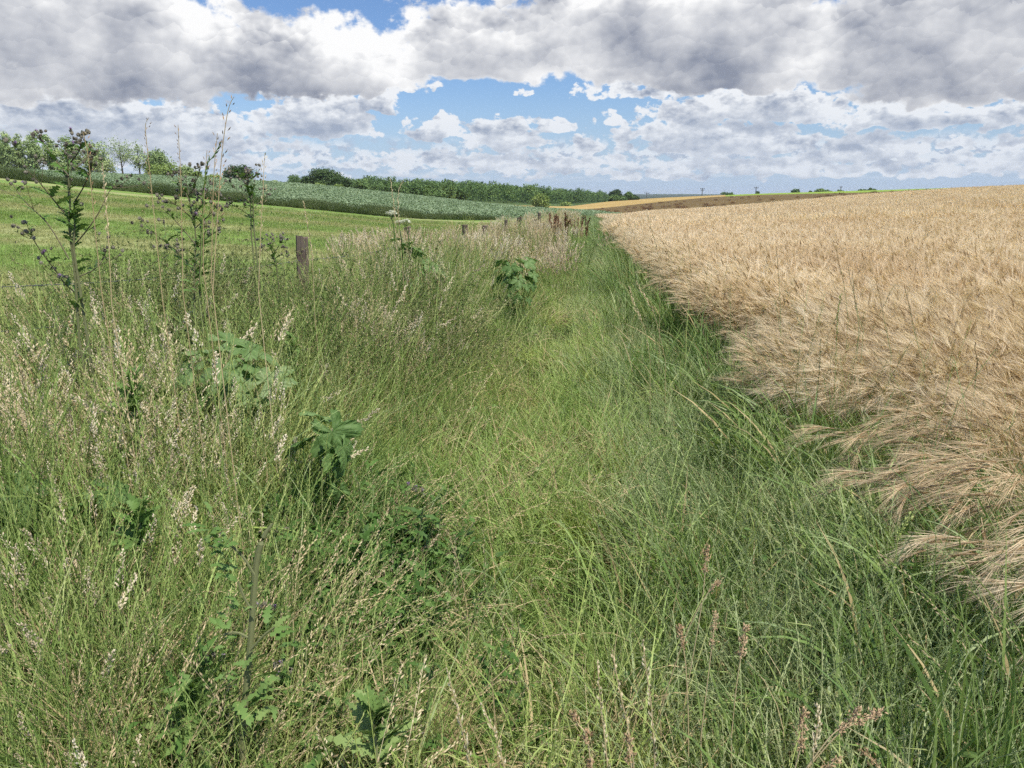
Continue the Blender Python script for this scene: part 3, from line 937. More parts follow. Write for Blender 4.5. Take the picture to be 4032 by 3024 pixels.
# ---- scattering: one object per kind of ground cover, clumps instanced on points by geometry nodes
def scatter(name, label, pts, scale, protos, tilt=None, rz=None, idx=None):
    pts = np.asarray(pts, float); N = len(pts)
    if tilt is None: tilt = np.zeros((N, 2))
    if rz is None: rz = rng.uniform(0, TAU, N)
    if idx is None: idx = rng.integers(0, len(protos), N)
    me = bpy.data.meshes.new(name)
    me.vertices.add(N)
    me.vertices.foreach_set('co', pts.astype(np.float32).ravel())
    a = me.attributes.new('rot', 'FLOAT_VECTOR', 'POINT')
    a.data.foreach_set('vector', np.stack([tilt[:, 0], tilt[:, 1], rz], 1).astype(np.float32).ravel())
    a = me.attributes.new('scl', 'FLOAT_VECTOR', 'POINT')
    sc = np.asarray(scale, float)
    if sc.ndim < 2: sc = np.repeat(np.broadcast_to(sc, N)[:, None], 3, 1)
    a.data.foreach_set('vector', sc.astype(np.float32).ravel())
    a = me.attributes.new('idx', 'INT', 'POINT')
    a.data.foreach_set('value', idx.astype(np.int32))
    o = link(name, me)
    tag(o, label, name.replace('_', ' '), None, 'stuff')
    nt = bpy.data.node_groups.new(name, 'GeometryNodeTree')
    nt.interface.new_socket('Geometry', in_out='INPUT', socket_type='NodeSocketGeometry')
    nt.interface.new_socket('Geometry', in_out='OUTPUT', socket_type='NodeSocketGeometry')
    g = G(nt)
    gi, go = g.n('NodeGroupInput'), g.n('NodeGroupOutput')
    g2i = g.n('GeometryNodeGeometryToInstance')
    for k in reversed(range(len(protos))):
        po = bpy.data.objects.new(name + '_clump', protos[k])
        oi = g.n('GeometryNodeObjectInfo')
        oi.inputs['Object'].default_value = po
        oi.inputs['As Instance'].default_value = False
        nt.links.new(oi.outputs['Geometry'], g2i.inputs[0])
        # each mesh becomes one instance of the list
        if len(protos) > 1:
            pass
    # a join of single-mesh instances
    nt.nodes.remove(g2i)
    jg = g.n('GeometryNodeJoinGeometry')
    infos = [nd for nd in nt.nodes if nd.bl_idname == 'GeometryNodeObjectInfo']
    for nd in infos:                      # links are stacked last-first by the join socket
        gg = g.n('GeometryNodeGeometryToInstance')
        nt.links.new(nd.outputs['Geometry'], gg.inputs[0])
        nt.links.new(gg.outputs[0], jg.inputs[0])
    ip = g.n('GeometryNodeInstanceOnPoints')
    nt.links.new(gi.outputs[0], ip.inputs['Points'])
    nt.links.new(jg.outputs[0], ip.inputs['Instance'])
    ip.inputs['Pick Instance'].default_value = True

    def named(nm, typ):
        nd = g.n('GeometryNodeInputNamedAttribute', data_type=typ)
        nd.inputs['Name'].default_value = nm
        return nd.outputs[0]
    nt.links.new(named('idx', 'INT'), ip.inputs['Instance Index'])
    e2r = g.n('FunctionNodeEulerToRotation')
    nt.links.new(named('rot', 'FLOAT_VECTOR'), e2r.inputs[0])
    nt.links.new(e2r.outputs[0], ip.inputs['Rotation'])
    nt.links.new(named('scl', 'FLOAT_VECTOR'), ip.inputs['Scale'])
    nt.links.new(ip.outputs[0], go.inputs[0])
    md = o.modifiers.new('scatter', 'NODES')
    md.node_group = nt
    return o


def sample(y0, y1, ul, ur, n, power=1.0, xfun=None):
    """random ground points between depths y0..y1; density falls with depth like y**-power relative to area"""
    e = 2.0 - power
    q = rng.random(n)
    y = (y0 ** e + (y1 ** e - y0 ** e) * q) ** (1 / e) if abs(e) > 1e-6 else y0 * (y1 / y0) ** q
    x = y * rng.uniform(ul, ur, n)
    return x, y


def on_ground(x, y, dz=0.0):
    return np.stack([x, y, height(x, y) + dz], 1)
# ------------------------------------------------------------------ ground cover
UL, UR = -0.80, 0.80


def between(x, y, f0, f1):
    return (x > f0) & (x < f1)


def zonal(n, y0, y1, power, weight):
    """points in the margin kept with probability weight(x, y)"""
    x, y = sample(y0, y1, UL, UR, n, power)
    k = rng.random(n) < np.clip(weight(x, y), 0, 1)
    return x[k], y[k]


def sig(v, w): return 1 / (1 + np.exp(-v / w))


def wob(x, y, s=1.0, k=0.0): return np.sin(x * 2.1 * s + k) * np.cos(y * 1.7 * s + 1.3 * k) * .6 + np.sin(y * 3.3 * s + x * 1.1 + k) * .4


path_c = lambda y: 0.20 + 0.075 * y                    # middle of the trodden path
bank_r = lambda y: np.interp(y, [0, 2, 4, 8, 14, 25, 60], [-0.38, -0.36, -0.36, 0.25, 0.75, 1.5, 4.9])   # right foot of the tall bank
B = barley_x
Fx = fence_x
near_scale = lambda y: np.clip(1 + (y - 10) * .012, 1, 1.7)

flow = lambda x, y: math.pi + 1.2 * np.sin(x * .9 + y * .5) + .8 * np.sin(y * 1.3 - x)

postcut = lambda x, y: 1 - .48 * np.exp(-((x + 1.9 + .25 * (7.4 - y) * 0) / .42) ** 2 - ((y - 6.5) / 1.1) ** 2)

# -- fine grass on the path
pr = [c_fine(100 + i, FINE, (75, 75, 75, 95)[i], ((.18, .38), (.25, .5), (.3, .6), (.14, .3))[i], droop=1.1) for i in range(4)]
x, y = zonal(14000, .7, 30, 1.15, lambda x, y: sig(x - bank_r(y), .15) * sig(path_c(y) + .34 + .1 * wob(x, y) - x, .12) * (.62 + .38 * wob(x, y, 2) - .55 * sig(wob(x, y, 2.6, 21) - .35, .1)))
s = rng.uniform(.6, 1.05, len(x)) * near_scale(y) * (.92 + .28 * wob(x, y, 1.3, 8))
scatter('path_grass', 'fine yellowish green grass trodden flat along the middle of the path', on_ground(x, y), s, pr, rng.normal(0, .25, (len(x), 2)), rz=flow(x, y) + rng.normal(0, .8, len(x)))

# -- greyish green grass with soft cylinder heads right of the path
pr = [c_fine(120 + i, BLUE, 70, (.25, .5), w=.005, droop=1.0, straw=.06) for i in range(3)] + [c_tall(130, 4, 8, 40, (.35, .5), .5, green=.1), c_tall(131, 4, 8, 40, (.4, .55), .6, green=.1)]
x, y = zonal(13000, .8, 30, 1.15, lambda x, y: sig(x - path_c(y) - .14 - .12 * wob(x, y), .1) * sig(B(y) - .55 - x + .12 * wob(x, y, 1.5, 2), .12))
s = rng.uniform(.6, 1.05, len(x)) * near_scale(y)
scatter('bluish_grass', 'greyish green grass with soft timothy heads beside the path', on_ground(x, y), s, pr, rng.normal(0, .22, (len(x), 2)), rz=flow(x, y) + rng.normal(0, .8, len(x)))

# -- dark broad grass and round leaves along the barley edge
pr = [c_fine(140 + i, DARK, 50, (.42, .78), w=.0100, droop=.85, straw=.04, rad=.16, spikes=2) for i in range(4)] + [c_round(150), c_round(151)]
x, y = zonal(12000, .8, 40, 1.15, lambda x, y: np.exp(-((x - (B(y) - .38)) / (.40 + .25 * (y < 3))) ** 2) * (.8 + .2 * wob(x, y, 1.4, 1)))
s = rng.uniform(.6, 1.1, len(x)) * near_scale(y)
scatter('broad_grass', 'dark green broad bladed grass along the edge of the barley', on_ground(x, y), s, pr, np.stack([rng.normal(0, .18, len(x)), rng.normal(-.22, .2, len(x))], 1), rz=rng.normal(math.pi, .9, len(x)), idx=rng.choice(6, len(x), p=[.2, .2, .2, .2, .1, .1]))

# -- green leafy grass under and before the tall stems
pr = [c_fine(155 + i, (TALL, TALL, FINE, DARK)[i], 75, (.28, .62), w=.0062, straw=(.15, .3, .1, .05)[i], rad=.17, spikes=3) for i in range(4)]
bankw = lambda x, y: sig(bank_r(y) - x, .14) * sig(x - Fx(y) + .9, .25)
rise = lambda x, y: np.clip((bank_r(y) - x) / .9, 0, 1) * np.clip((y - .4) / 2.2, .25, 1) * postcut(x, y) * (1 - .38 * np.exp(-((x - Fx(y) - .15) / .5) ** 2) * (y < 11)) * (1.22 + .22 * np.exp(-((y - 6.2) / 1.8) ** 2) - .55 * sig(-2.7 - .12 * y - x + .5 * (y > 5) * (y - 5), .25))
x, y = zonal(15000, .8, 14, 1.15, lambda x, y: bankw(x, y) * (.97 - .9 * sig(wob(x, y, 1.2, 11) - .25, .1) * (y < 7.5)))
scatter('bank_grass', 'mixed green grass covering the bank left of the path', on_ground(x, y), rng.uniform(.65, 1.15, len(x)) * (.62 + .5 * rise(x, y)), pr, rng.normal(0, .2, (len(x), 2)),
        idx=np.clip((2 + 2.2 * wob(x, y, .7, 2) + rng.normal(0, .7, len(x))).astype(int), 0, 3))

# -- long arching blades
pr = [c_long(185, FINE), c_long(186, TALL), c_long(187, BLUE), c_long(188, FINE, 6, (.35, .6), .009)]
x, y = zonal(2600, .7, 7, 1.0, lambda x, y: .45 * (x < B(y)) * (x > Fx(y) - .5) * (.35 + .65 * sig(bank_r(y) + .3 - x, .2)))
scatter('long_blades', 'long arching grass blades curving over the shorter grass', on_ground(x, y), rng.uniform(.55, 1.05, len(x)) * (.75 + .4 * rise(x, y)), pr, rng.normal(0, .2, (len(x), 2)))

pr = [c_long(189, DARK, 12, (.5, .9), .013), c_long(190, BLUE, 12, (.4, .8), .011), c_long(191, DARK, 10, (.4, .7), .012)]
x, y = zonal(2400, .8, 6, 1.0, lambda x, y: .6 * np.exp(-((x - (B(y) - .5)) / .55) ** 2))
scatter('broad_blades', 'broad bright green blades bending left at the foot of the barley', on_ground(x, y), rng.uniform(.6, 1.05, len(x)), pr, rng.normal(0, .15, (len(x), 2)), rz=rng.normal(math.pi, .7, len(x)))

# -- long dry stems leaning across the near left
pr = [c_tall(175 + i, 3, 16, 8, (.55, .95), .7, w=.0024, rad=.2, green=.5) for i in range(2)] + [c_tall(178, 0, 12, 8, (.5, .85), .8, w=.0024, rad=.2)]
x, y = zonal(2600, .8, 5, 1.0, lambda x, y: .35 * bankw(x, y) * sig(-.5 - x, .2) * (1 - .6 * (y > 3)))
scatter('leaning_stems', 'long thin straw stems leaning through the near bank', on_ground(x, y), rng.uniform(.6, .95, len(x)), pr, np.stack([rng.normal(-.1, .25, len(x)), rng.normal(.35, .25, len(x))], 1), rz=rng.normal(0, .8, len(x)))

# -- tall flowering grass on the left bank and along the fence
pr = [c_tall(160, 0, 12, 30), c_tall(161, 0, 10, 26, (.7, 1.05)), c_tall(162, 1, 8, 26, (.55, .85)), c_tall(163, 1, 7, 30, (.6, .9)),
      c_tall(164, 2, 6, 30, (.55, .85)), c_tall(165, 3, 11, 26, (.6, .95)), c_tall(166, 3, 11, 24, (.65, 1.0)), c_fine(167, TALL, 70, (.35, .7), w=.006, straw=.35, spikes=6)]
x, y = zonal(8000, 1.3, 16, 1.05, lambda x, y: bankw(x, y) * (.12 + .75 * rise(x, y)) * (.45 + .55 * wob(x, y, .9, 6)))
s = rng.uniform(.7, 1.12, len(x)) * (.45 + .55 * rise(x, y))
sp = wob(x, y, .6, 9) + rng.normal(0, .45, len(x))
idx = np.digitize(sp, [-.9, -.35, -.2, .15, .25, .6, .85])
scatter('tall_grass', 'tall meadow grass with pale seed heads on the bank by the fence', on_ground(x, y), s, pr, rng.normal(0, .16, (len(x), 2)),
        idx=np.array([0, 7, 2, 5, 1, 3, 6, 4])[idx])

# -- scattered stems with big cream plumes
pr = [c_tall(192, 1, 3, 6, (.7, 1.0), .5, hk=1.25, rad=.1), c_tall(193, 0, 4, 6, (.75, 1.05), .5, hk=1.25, rad=.1), c_tall(194, 1, 2, 4, (.65, .95), .9, hk=1.4, rad=.1), c_tall(195, 3, 4, 4, (.8, 1.1), .5, hk=1.25, rad=.1)]
x, y = zonal(3200, 1.2, 9, 1.0, lambda x, y: bankw(x, y) * rise(x, y) * .17)
scatter('plume_grass', 'loose stems topped with thick cream plumes above the bank grass', on_ground(x, y), rng.uniform(.8, 1.12, len(x)) * (.5 + .5 * rise(x, y)), pr, rng.normal(0, .14, (len(x), 2)))

# -- pale ripe grass further along the fence
pr = [c_tall(170 + i, (0, 1, 0, 3)[i], 26, 26, (.6, 1.05), .4, w=.0042, rad=.25, green=.6, hk=1.9) for i in range(4)]
x, y = zonal(13000, 12, 90, 1.35, lambda x, y: sig(bank_r(y) - .1 - x, .25) * sig(x - Fx(y) + .9, .4))
s = rng.uniform(.7, 1.12, len(x)) * np.clip(1 + (y - 20) * .005, 1, 1.2)
scatter('ripe_grass', 'pale straw coloured tall grass along the far part of the fence', on_ground(x, y), s, pr, rng.normal(0, .12, (len(x), 2)))

# -- distant path and margin grass
pr = [c_rough(180 + i, 70, (.25, .55), .4, .012, (FINE, BLUE, DARK)[i], .0) for i in range(3)]
x, y = zonal(15000, 24, 100, 1.2, lambda x, y: sig(x - bank_r(y), .3) * sig(B(y) - .1 - x, .2))
idx = np.where(x > B(y) - 1.3, 2, np.where(x > path_c(y) + .3, 1, 0))
scatter('margin_grass', 'green grass of the far path between ripe grass and barley', on_ground(x, y), rng.uniform(.7, 1.2, len(x)), pr, idx=idx)

# -- herbs: bedstraw mass on the bank, thistle foliage by the path
pr = [c_bed(190 + i) for i in range(4)]
cx = lambda x, y, a, b_, r1, r2: np.exp(-((x - a) / r1) ** 2 - ((y - b_) / r2) ** 2)
x, y = zonal(8500, 1.2, 9, 1.0, lambda x, y: bankw(x, y) * np.clip(.9 * cx(x, y, -2.2, 5.9, .75, 1.1) + .35 * cx(x, y, -1.1, 6.2, .5, .8), 0, 1))
scatter('bedstraw', 'scrambling bedstraw with tiny leaves massed on the bank', on_ground(x, y), rng.uniform(.95, 1.45, len(x)) * postcut(x, y), pr)

pr = [c_herb(200 + i) for i in range(4)]
x, y = zonal(8000, 1.0, 12, 1.0, lambda x, y: np.clip(1.3 * cx(x, y, -.64, 2.5, .30, .5) + .5 * cx(x, y, -.62, 1.5, .22, .25) + .25 * cx(x, y, -1.5, 4.0, .35, .5) + .12 * cx(x, y, -1.2, 9.5, .7, 1.5), 0, 1))
s = rng.uniform(.55, 1.0, len(x))
scatter('thistle_foliage', 'dark green prickly thistle foliage low beside the path', on_ground(x, y), s, pr)

pr = [c_round(210), c_round(211)]
x, y = zonal(2600, .8, 8, 1.0, lambda x, y: .30 * (x < B(y)) * (x > -3.5) * (wob(x, y, 1.9, 3) > .45) * (.2 + .8 * (x > .8)))
scatter('bindweed', 'round leaves of bindweed and clover under the grass', on_ground(x, y), rng.uniform(.6, 1.0, len(x)), pr)

# -- dead thatch
pr = [c_fine(220 + i, STRAW, 60, (.25, .6), w=.004, droop=1.6, straw=1.0, spikes=0) for i in range(2)]
x, y = zonal(3200, .8, 10, 1.0, lambda x, y: .4 * (x < B(y)) * (.25 + 1.2 * sig(-.7 - x, .3) * sig(2.9 - y, .5)) * (wob(x, y, 1.5, 5) > -.1) + .45 * cx(x, y, -.28, 1.7, .16, .5))
scatter('dead_grass', 'dry straw coloured dead grass lying through the green', on_ground(x, y), rng.uniform(.6, 1.0, len(x)), pr, rng.normal(0, .3, (len(x), 2)))

# -- barley
waves = lambda x, y: 1 + .10 * np.sin(y * .55 + .13 * x + 2 * np.sin(x * .11)) * np.sin(x * .21 + y * .13) - .06 * (np.sin(y * .9 + x * .2) > .7)


def bar_pts(n, y0, y1, power, uu=.82):
    x, y = sample(y0, y1, -.1, uu, n, power)
    jit = .12 * np.sin(y * 2.3) + .1 * np.sin(y * 5.1 + 1) + rng.normal(0, .07, n)
    k = (x > B(y) + jit) & (y < edge_y(0, x / y) + 3)
    for q in (92.0, 94.2, 128.0, 130.4):
        k &= ~((np.abs(y - (q + .30 * (x - 45) + 4 * np.sin(x / 17))) < .55) & (x > q * .27))
    return x[k], y[k]


pr = [c_barley(230 + i, azm=math.pi + (0, .4, -.5, 0, .9, 0)[i], lean=((.5, 1.5), (.8, 1.9), (.3, 1.2), (.5, 1.5), (.6, 1.8), (1.1, 2.1))[i]) for i in range(6)]
x, y = bar_pts(2200, .6, 6.5, 1.0)
edge = np.clip(1 - (x - B(y)) / .5, 0, 1)
scatter('barley', 'ripe bearded barley standing at the near edge of the field', on_ground(x, y), rng.uniform(.85, 1.08, len(x)), pr,
        np.stack([rng.normal(0, .1, len(x)), -.35 * edge + rng.normal(0, .1, len(x))], 1), rz=rng.normal(0, .3, len(x)))
pr = [c_barley(240 + i, 14, 10, .0026, (.70, .88), .17, leafn=6, grains=0, stemw=.005, segs=6, azm=math.pi + (0, .5, -.6, 1.2, 0)[i], lean=((.5, 1.5), (.8, 1.9), (.3, 1.2), (.6, 1.8), (1.2, 2.2))[i]) for i in range(5)]
x, y = bar_pts(11000, 6.2, 26, 1.2)
scatter('barley_mid', 'pale ripe barley leaning in the wind across the slope', on_ground(x, y), rng.uniform(.9, 1.08, len(x)), pr, rng.normal(0, .08, (len(x), 2)), rz=rng.normal(0, .35, len(x)))
pr = [c_far_barley(250 + i) for i in range(4)]
x, y = bar_pts(15000, 24, 80, 1.5)
scatter('barley_far', 'ripe barley of the middle slope', on_ground(x, y), rng.uniform(.9, 1.1, len(x)) * waves(x, y), pr, rz=rng.normal(0, .4, len(x)))
pr = [c_far_barley(260 + i, 50, 1.3, .030) for i in range(3)]
x, y = bar_pts(13000, 75, 192, 1.6, .95)
scatter('barley_crest', 'ripe barley up to the crest of the field', on_ground(x, y), np.stack([np.ones(len(x)), np.ones(len(x)), rng.uniform(.85, 1.08, len(x)) * waves(x, y)], 1), pr, rz=rng.normal(0, .4, len(x)))

# -- pasture turf
pr = [c_turf(270 + i) for i in range(3)] + [c_turf(274, 60, (.05, .13), .35, .010)]
x, y = sample(3, 60, -.85, .1, 11000, 1.25)
k = x < Fx(y) - .2
x, y = x[k], y[k]
scatter('turf', 'short mown grass of the sloping pasture', on_ground(x, y), rng.uniform(.8, 1.3, len(x)) * np.clip(y / 25, 1, 2), pr)

# -- rough verge between pasture and crop
pr = [c_rough(280 + i, 80, ((.5, 1.0), (.7, 1.3), (.5, .9), (.8, 1.6))[i], heads=0) for i in range(4)]
n = 3800
u = rng.uniform(-.85, U(1950), n)
y = edge_y(0, u) + rng.uniform(-1.2, 5, n)
hs = np.interp(u, [-.66, -.4, U(1660), U(1950)], [1.05, .95, .85, .5])
scatter('rough_verge', 'dark rough grass and nettles in a strip between pasture and green crop', on_ground(u * y, y), rng.uniform(.6, 1.05, n) * hs * (.8 + .25 * np.sin(u * 47) * np.sin(u * 19 + 1)), pr)

# -- green crop
pr = [c_crop(290 + i) for i in range(4)]
n = 21000
u = rng.uniform(-.85, U(2445), n)
lo, hi = edge_y(0, u) + 3.5, edge_y(1, u)
q = rng.random(n); e_ = .6
y = (lo ** e_ + (hi ** e_ - lo ** e_) * q) ** (1 / e_)
scatter('green_crop', 'bluish green leafy crop covering the hillside', on_ground(u * y, y), rng.uniform(.9, 1.5, n) * np.clip(y / 120, 1, 1.7), pr)

# -- weeds along the lower edge of the brown field, rough top of the brown field
pr = [c_rough(300 + i, 50, (.5, 1.0), .8, .05, (ROUGH, ROUGH, DOCK)[i], 0) for i in range(3)]
n = 2600
u = rng.uniform(U(1800), .72, n)
y = edge_y(1, u) + rng.uniform(0, 1, n) ** 2 * (edge_y(2, u) - edge_y(1, u)) * .8 + 2
k = rng.random(n) < np.where(np.abs(y - edge_y(1, u)) < 8, .9, .25)
k2 = (np.abs(y[k] - edge_y(1, u[k])) < 10) | (rng.random(k.sum()) < .25)
u, y = u[k][k2], y[k][k2]
scatter('field_weeds', 'dark weeds growing along the lower edge of the brown field', on_ground(u * y, y), rng.uniform(.8, 1.3, len(u)), pr,
        idx=np.where((u > U(2750)) & (u < U(3400)) & (np.abs(y - edge_y(1, u)) < 14), rng.integers(0, 2, len(u)), 2))
# ------------------------------------------------------------------ trees and far things
P_CROWN = [plant_mat('crown_' + n_, c_, 0.22, 0.6, None, 0.12) for n_, c_ in (
    ('poplar', [(0.137, 0.205, 0.080), (0.216, 0.308, 0.125), (0.319, 0.421, 0.182), (0.456, 0.558, 0.274), (0.638, 0.730, 0.410)]),
    ('oak', [(0.036, 0.068, 0.024), (0.054, 0.099, 0.036), (0.078, 0.135, 0.051), (0.112, 0.173, 0.068), (0.165, 0.225, 0.090)]),
    ('wood', [(0.067, 0.125, 0.042), (0.095, 0.171, 0.057), (0.133, 0.224, 0.076), (0.190, 0.285, 0.099), (0.266, 0.361, 0.133)]),
    ('bush', [(0.128, 0.196, 0.051), (0.178, 0.264, 0.071), (0.238, 0.332, 0.099), (0.323, 0.408, 0.136), (0.442, 0.510, 0.204)]))]
P_BARK = material('bark', 0.9, 0.1)
P_BARK[1].plug(P_BARK[2].inputs['Base Color'], P_BARK[1].ramp(P_BARK[1].noise(posn(P_BARK[1]), 3.0, 4), [(0.2, (0.035, 0.028, 0.020)), (0.8, (0.11, 0.09, 0.065))]))
P_BARK = P_BARK[0]


def crown_mesh(name, seed, lobes, n_cl, per, leaf, mat, spread=.5):
    b = PB(seed); r = b.r
    vol = np.array([l[3] * l[4] * l[5] for l in lobes]) ** .67
    li = r.choice(len(lobes), n_cl, p=vol / vol.sum())
    Lb = np.array(lobes)[li]
    u = b.unit(n_cl)
    q = r.uniform(.35, 1.0, n_cl) ** .5
    c = Lb[:, :3] + u * Lb[:, 3:] * q[:, None]
    rn = r.uniform(0, .75, n_cl)
    N = n_cl * per
    p = np.repeat(c, per, 0) + r.normal(0, spread, (N, 3)) * [1, 1, .75]
    b.ovals(p, b.unit(N) + np.repeat(u, per, 0) * .6 + [0, 0, .4], leaf * r.uniform(.5, 1.35, N), 0, np.repeat(rn, per) + r.uniform(-.12, .25, N), .75)
    return b.mesh_one(name, mat)


def mesh_one(self, name, mat):
    F = ([np.concatenate(self.Q)] if self.Q else []) + ([np.concatenate(self.T)] if self.T else [])
    return mesh_np(name, np.concatenate(self.V), F, [mat], None, False, {'rnd': np.clip(np.concatenate(self.R), 0, 1)})


PB.mesh_one = mesh_one


def trunk_mesh(name, seed, h, r0, tips, fork):
    b = PB(seed); r = b.r
    top = np.array([0, 0, h * .9])
    t = np.linspace(0, 1, 7)
    P = np.outer(t, top) + np.stack([np.sin(t * 5 + seed) * .015 * h, np.cos(t * 4) * .012 * h, t * 0], 1) * t[:, None]
    P[0, 2] = -.3
    b.tube(P[None], (r0 * (1 - .85 * t))[None], 0, .5, 7)
    for k, tip in enumerate(tips):
        f = fork + (.75 - fork) * k / max(1, len(tips))
        a = np.array([np.interp(f, t, P[:, i]) for i in range(3)])
        tip = np.array(tip)
        s = np.linspace(0, 1, 5)[:, None]
        Q = a + (tip - a) * s + np.array([0, 0, 1]) * np.sin(s * math.pi) * .06 * h * -1
        b.tube(Q[None], (r0 * .42 * (1 - .8 * s[:, 0]))[None], 0, .5, 5)
        for m_ in range(3):
            c0 = Q[2 + m_ % 2]
            e = c0 + r.normal(0, .13 * h, 3) + [0, 0, .06 * h]
            b.tube(np.stack([c0, (c0 + e) / 2 + [0, 0, .02 * h], e])[None], np.array([[.12, .08, .03]]) * r0 * 1.4, 0, .5, 4)
    return b.mesh_one(name, P_BARK)


def tree(name, cat, label, px0, px1, ytop, depth, kind, group=None, shape='round', seed=0, n_cl=130, per=13, leaf=None, trunk=.2, yb=None, spread=None):
    """tree whose outline fills the photo columns px0..px1 up to ytop, standing at the given depth"""
    pc = (px0 + px1) / 2
    x = ray(pc, 770)[0] * depth
    z0 = hz1(x, depth) if yb is None else at(pc, yb, depth)[2]
    ztop = at(pc, ytop, depth)[2]
    h = max(1.5, ztop - z0)
    w = (px1 - px0) / FPX * depth / CP * .5
    r = random.Random(seed)
    lobes = []
    if shape == 'round':
        for k in range(7):
            a = r.uniform(0, TAU); q = r.uniform(.2, .58) * w
            zz = r.uniform(trunk + .18, .78) * h
            lobes.append((q * math.cos(a), q * math.sin(a), zz, w * r.uniform(.38, .55), w * r.uniform(.38, .55), h * r.uniform(.16, .26)))
        lobes.append((0, 0, h * .78, w * .5, w * .5, h * .2)); lobes.append((0, 0, h * (trunk + .3), w * .85, w * .7, h * .22))
    elif shape == 'tall':
        for k in range(9):
            f = k / 8
            ww = w * (.75 + .3 * math.sin(math.pi * min(1, f * 1.25))) * (1 - .5 * max(0, f - .6) / .4)
            lobes.append((r.uniform(-.3, .3) * w, r.uniform(-.3, .3) * w, h * (trunk + (.93 - trunk) * f), ww * .8, ww * .8, h * .085))
    elif shape == 'bush':
        for k in range(8):
            a = r.uniform(0, TAU); q = r.uniform(.2, .65) * w
            lobes.append((q * math.cos(a), q * math.sin(a) * .7, h * r.uniform(.25, .7), w * r.uniform(.28, .45), w * .4, h * r.uniform(.2, .32)))
        lobes.append((0, 0, h * .45, w * .9, w * .6, h * .4))
    if leaf is None: leaf = max(.16, depth / 760 * 1.75)
    n_cl = int(n_cl * (1.25 if name == 'airy_tree' else 2.3 if shape == 'tall' else 1.8))
    if spread is None: spread = w * .11 + .12
    root = bpy.data.objects.new(name, None)
    COL.objects.link(root)
    root.location = (x, depth, z0)
    tag(root, label, cat, group)
    link('crown', crown_mesh('crown', seed + 900, lobes, n_cl, per, leaf, P_CROWN[kind], spread), root)
    if trunk > .05:
        tips = [l[:3] for l in lobes[:5]]
        link('trunk', trunk_mesh('trunk', seed, h, h * .022, tips, trunk * .9), root)
    return root


GP = 'wind-blown poplars behind the field at far left'
tree('poplar', 'tree', 'broad poplar cut by the left edge of the view', -60, 38, 523, 262, 0, GP, 'tall', 1, 150, 13, trunk=.08)
tree('poplar', 'tree', 'leftmost whole poplar with a domed top', 5, 82, 518, 258, 0, GP, 'tall', 2, 150, 13, trunk=.08)
tree('poplar', 'tree', 'narrow pale poplar with a pointed top between sky gaps', 70, 124, 524, 262, 0, GP, 'tall', 3, 95, 12, trunk=.1)
tree('poplar', 'tree', 'third poplar from the left, behind the tall thistle', 118, 200, 522, 260, 0, GP, 'tall', 4, 150, 13, trunk=.1)
tree('poplar', 'tree', 'poplar just right of the tall thistle stem with rounded top', 190, 254, 534, 262, 0, GP, 'tall', 5, 120, 12, trunk=.12)
tree('poplar', 'tree', 'wide poplar whose crown leans right toward a gap', 246, 345, 541, 260, 0, GP, 'tall', 6, 170, 12, trunk=.1)
tree('poplar', 'tree', 'low spreading poplar with drooping right side', 340, 470, 556, 262, 0, GP, 'round', 7, 210, 12, trunk=.05)
tree('airy_tree', 'tree', 'open round tree with its dark forked trunk showing against the sky', 442, 545, 536, 258, 0, None, 'round', 8, 120, 11, leaf=.42, trunk=.34, spread=.7)
tree('airy_tree', 'tree', 'slim pale tree standing against the open round tree', 530, 592, 553, 259, 0, None, 'tall', 9, 105, 11, leaf=.42, trunk=.3)
tree('domed_tree', 'tree', 'grey-green domed tree at the right end of the tall row', 580, 690, 588, 262, 0, None, 'round', 10, 190, 12, trunk=.1)
tree('chestnut', 'tree', 'dense yellow-green low tree in front of the domed tree', 585, 706, 646, 252, 3, None, 'bush', 11, 190, 13, trunk=0)
tree('small_tree', 'tree', 'small grey-green round tree right of the dense low one', 702, 770, 646, 260, 0, None, 'round', 12, 100, 11, trunk=.12)
GB = 'low bushes on the crop ridge'
tree('bush', 'bush', 'low green bush right of the small round tree', 762, 800, 672, 258, 3, GB, 'bush', 13, 60, 10, trunk=0)
tree('bush', 'bush', 'long low yellowish bush left of the dark clipped tree', 800, 886, 690, 256, 3, GB, 'bush', 14, 90, 10, trunk=0)
tree('dark_tree', 'tree', 'squarish dark tree standing alone behind the third thistle', 886, 996, 648, 254, 1, None, 'bush', 15, 190, 13, trunk=0)
tree('bush', 'bush', 'tiny bush alone on the ridge between two dark trees', 1070, 1098, 708, 256, 3, GB, 'bush', 16, 30, 9, trunk=0)
tree('oak', 'tree', 'large dark oak with the highest crown on the middle ridge', 1222, 1345, 668, 262, 1, None, 'round', 17, 260, 13, trunk=.06)
tree('oak', 'tree', 'thin-leaved dark tree with gaps left of the large oak', 1184, 1246, 692, 262, 1, None, 'round', 18, 80, 10, trunk=.12)
tree('oak', 'tree', 'dark rounded tree touching the right side of the large oak', 1318, 1388, 690, 260, 1, None, 'bush', 19, 140, 12, trunk=0)
tree('bush', 'bush', 'pale green bush under the left of the large oak', 1236, 1284, 722, 255, 3, GB, 'bush', 20, 50, 10, trunk=0)
tree('bush', 'bush', 'pale yellow-green bush under the right of the large oak', 1312, 1352, 724, 255, 3, GB, 'bush', 21, 50, 10, trunk=0)
GW = 'round trees along the ridge right of the oak'
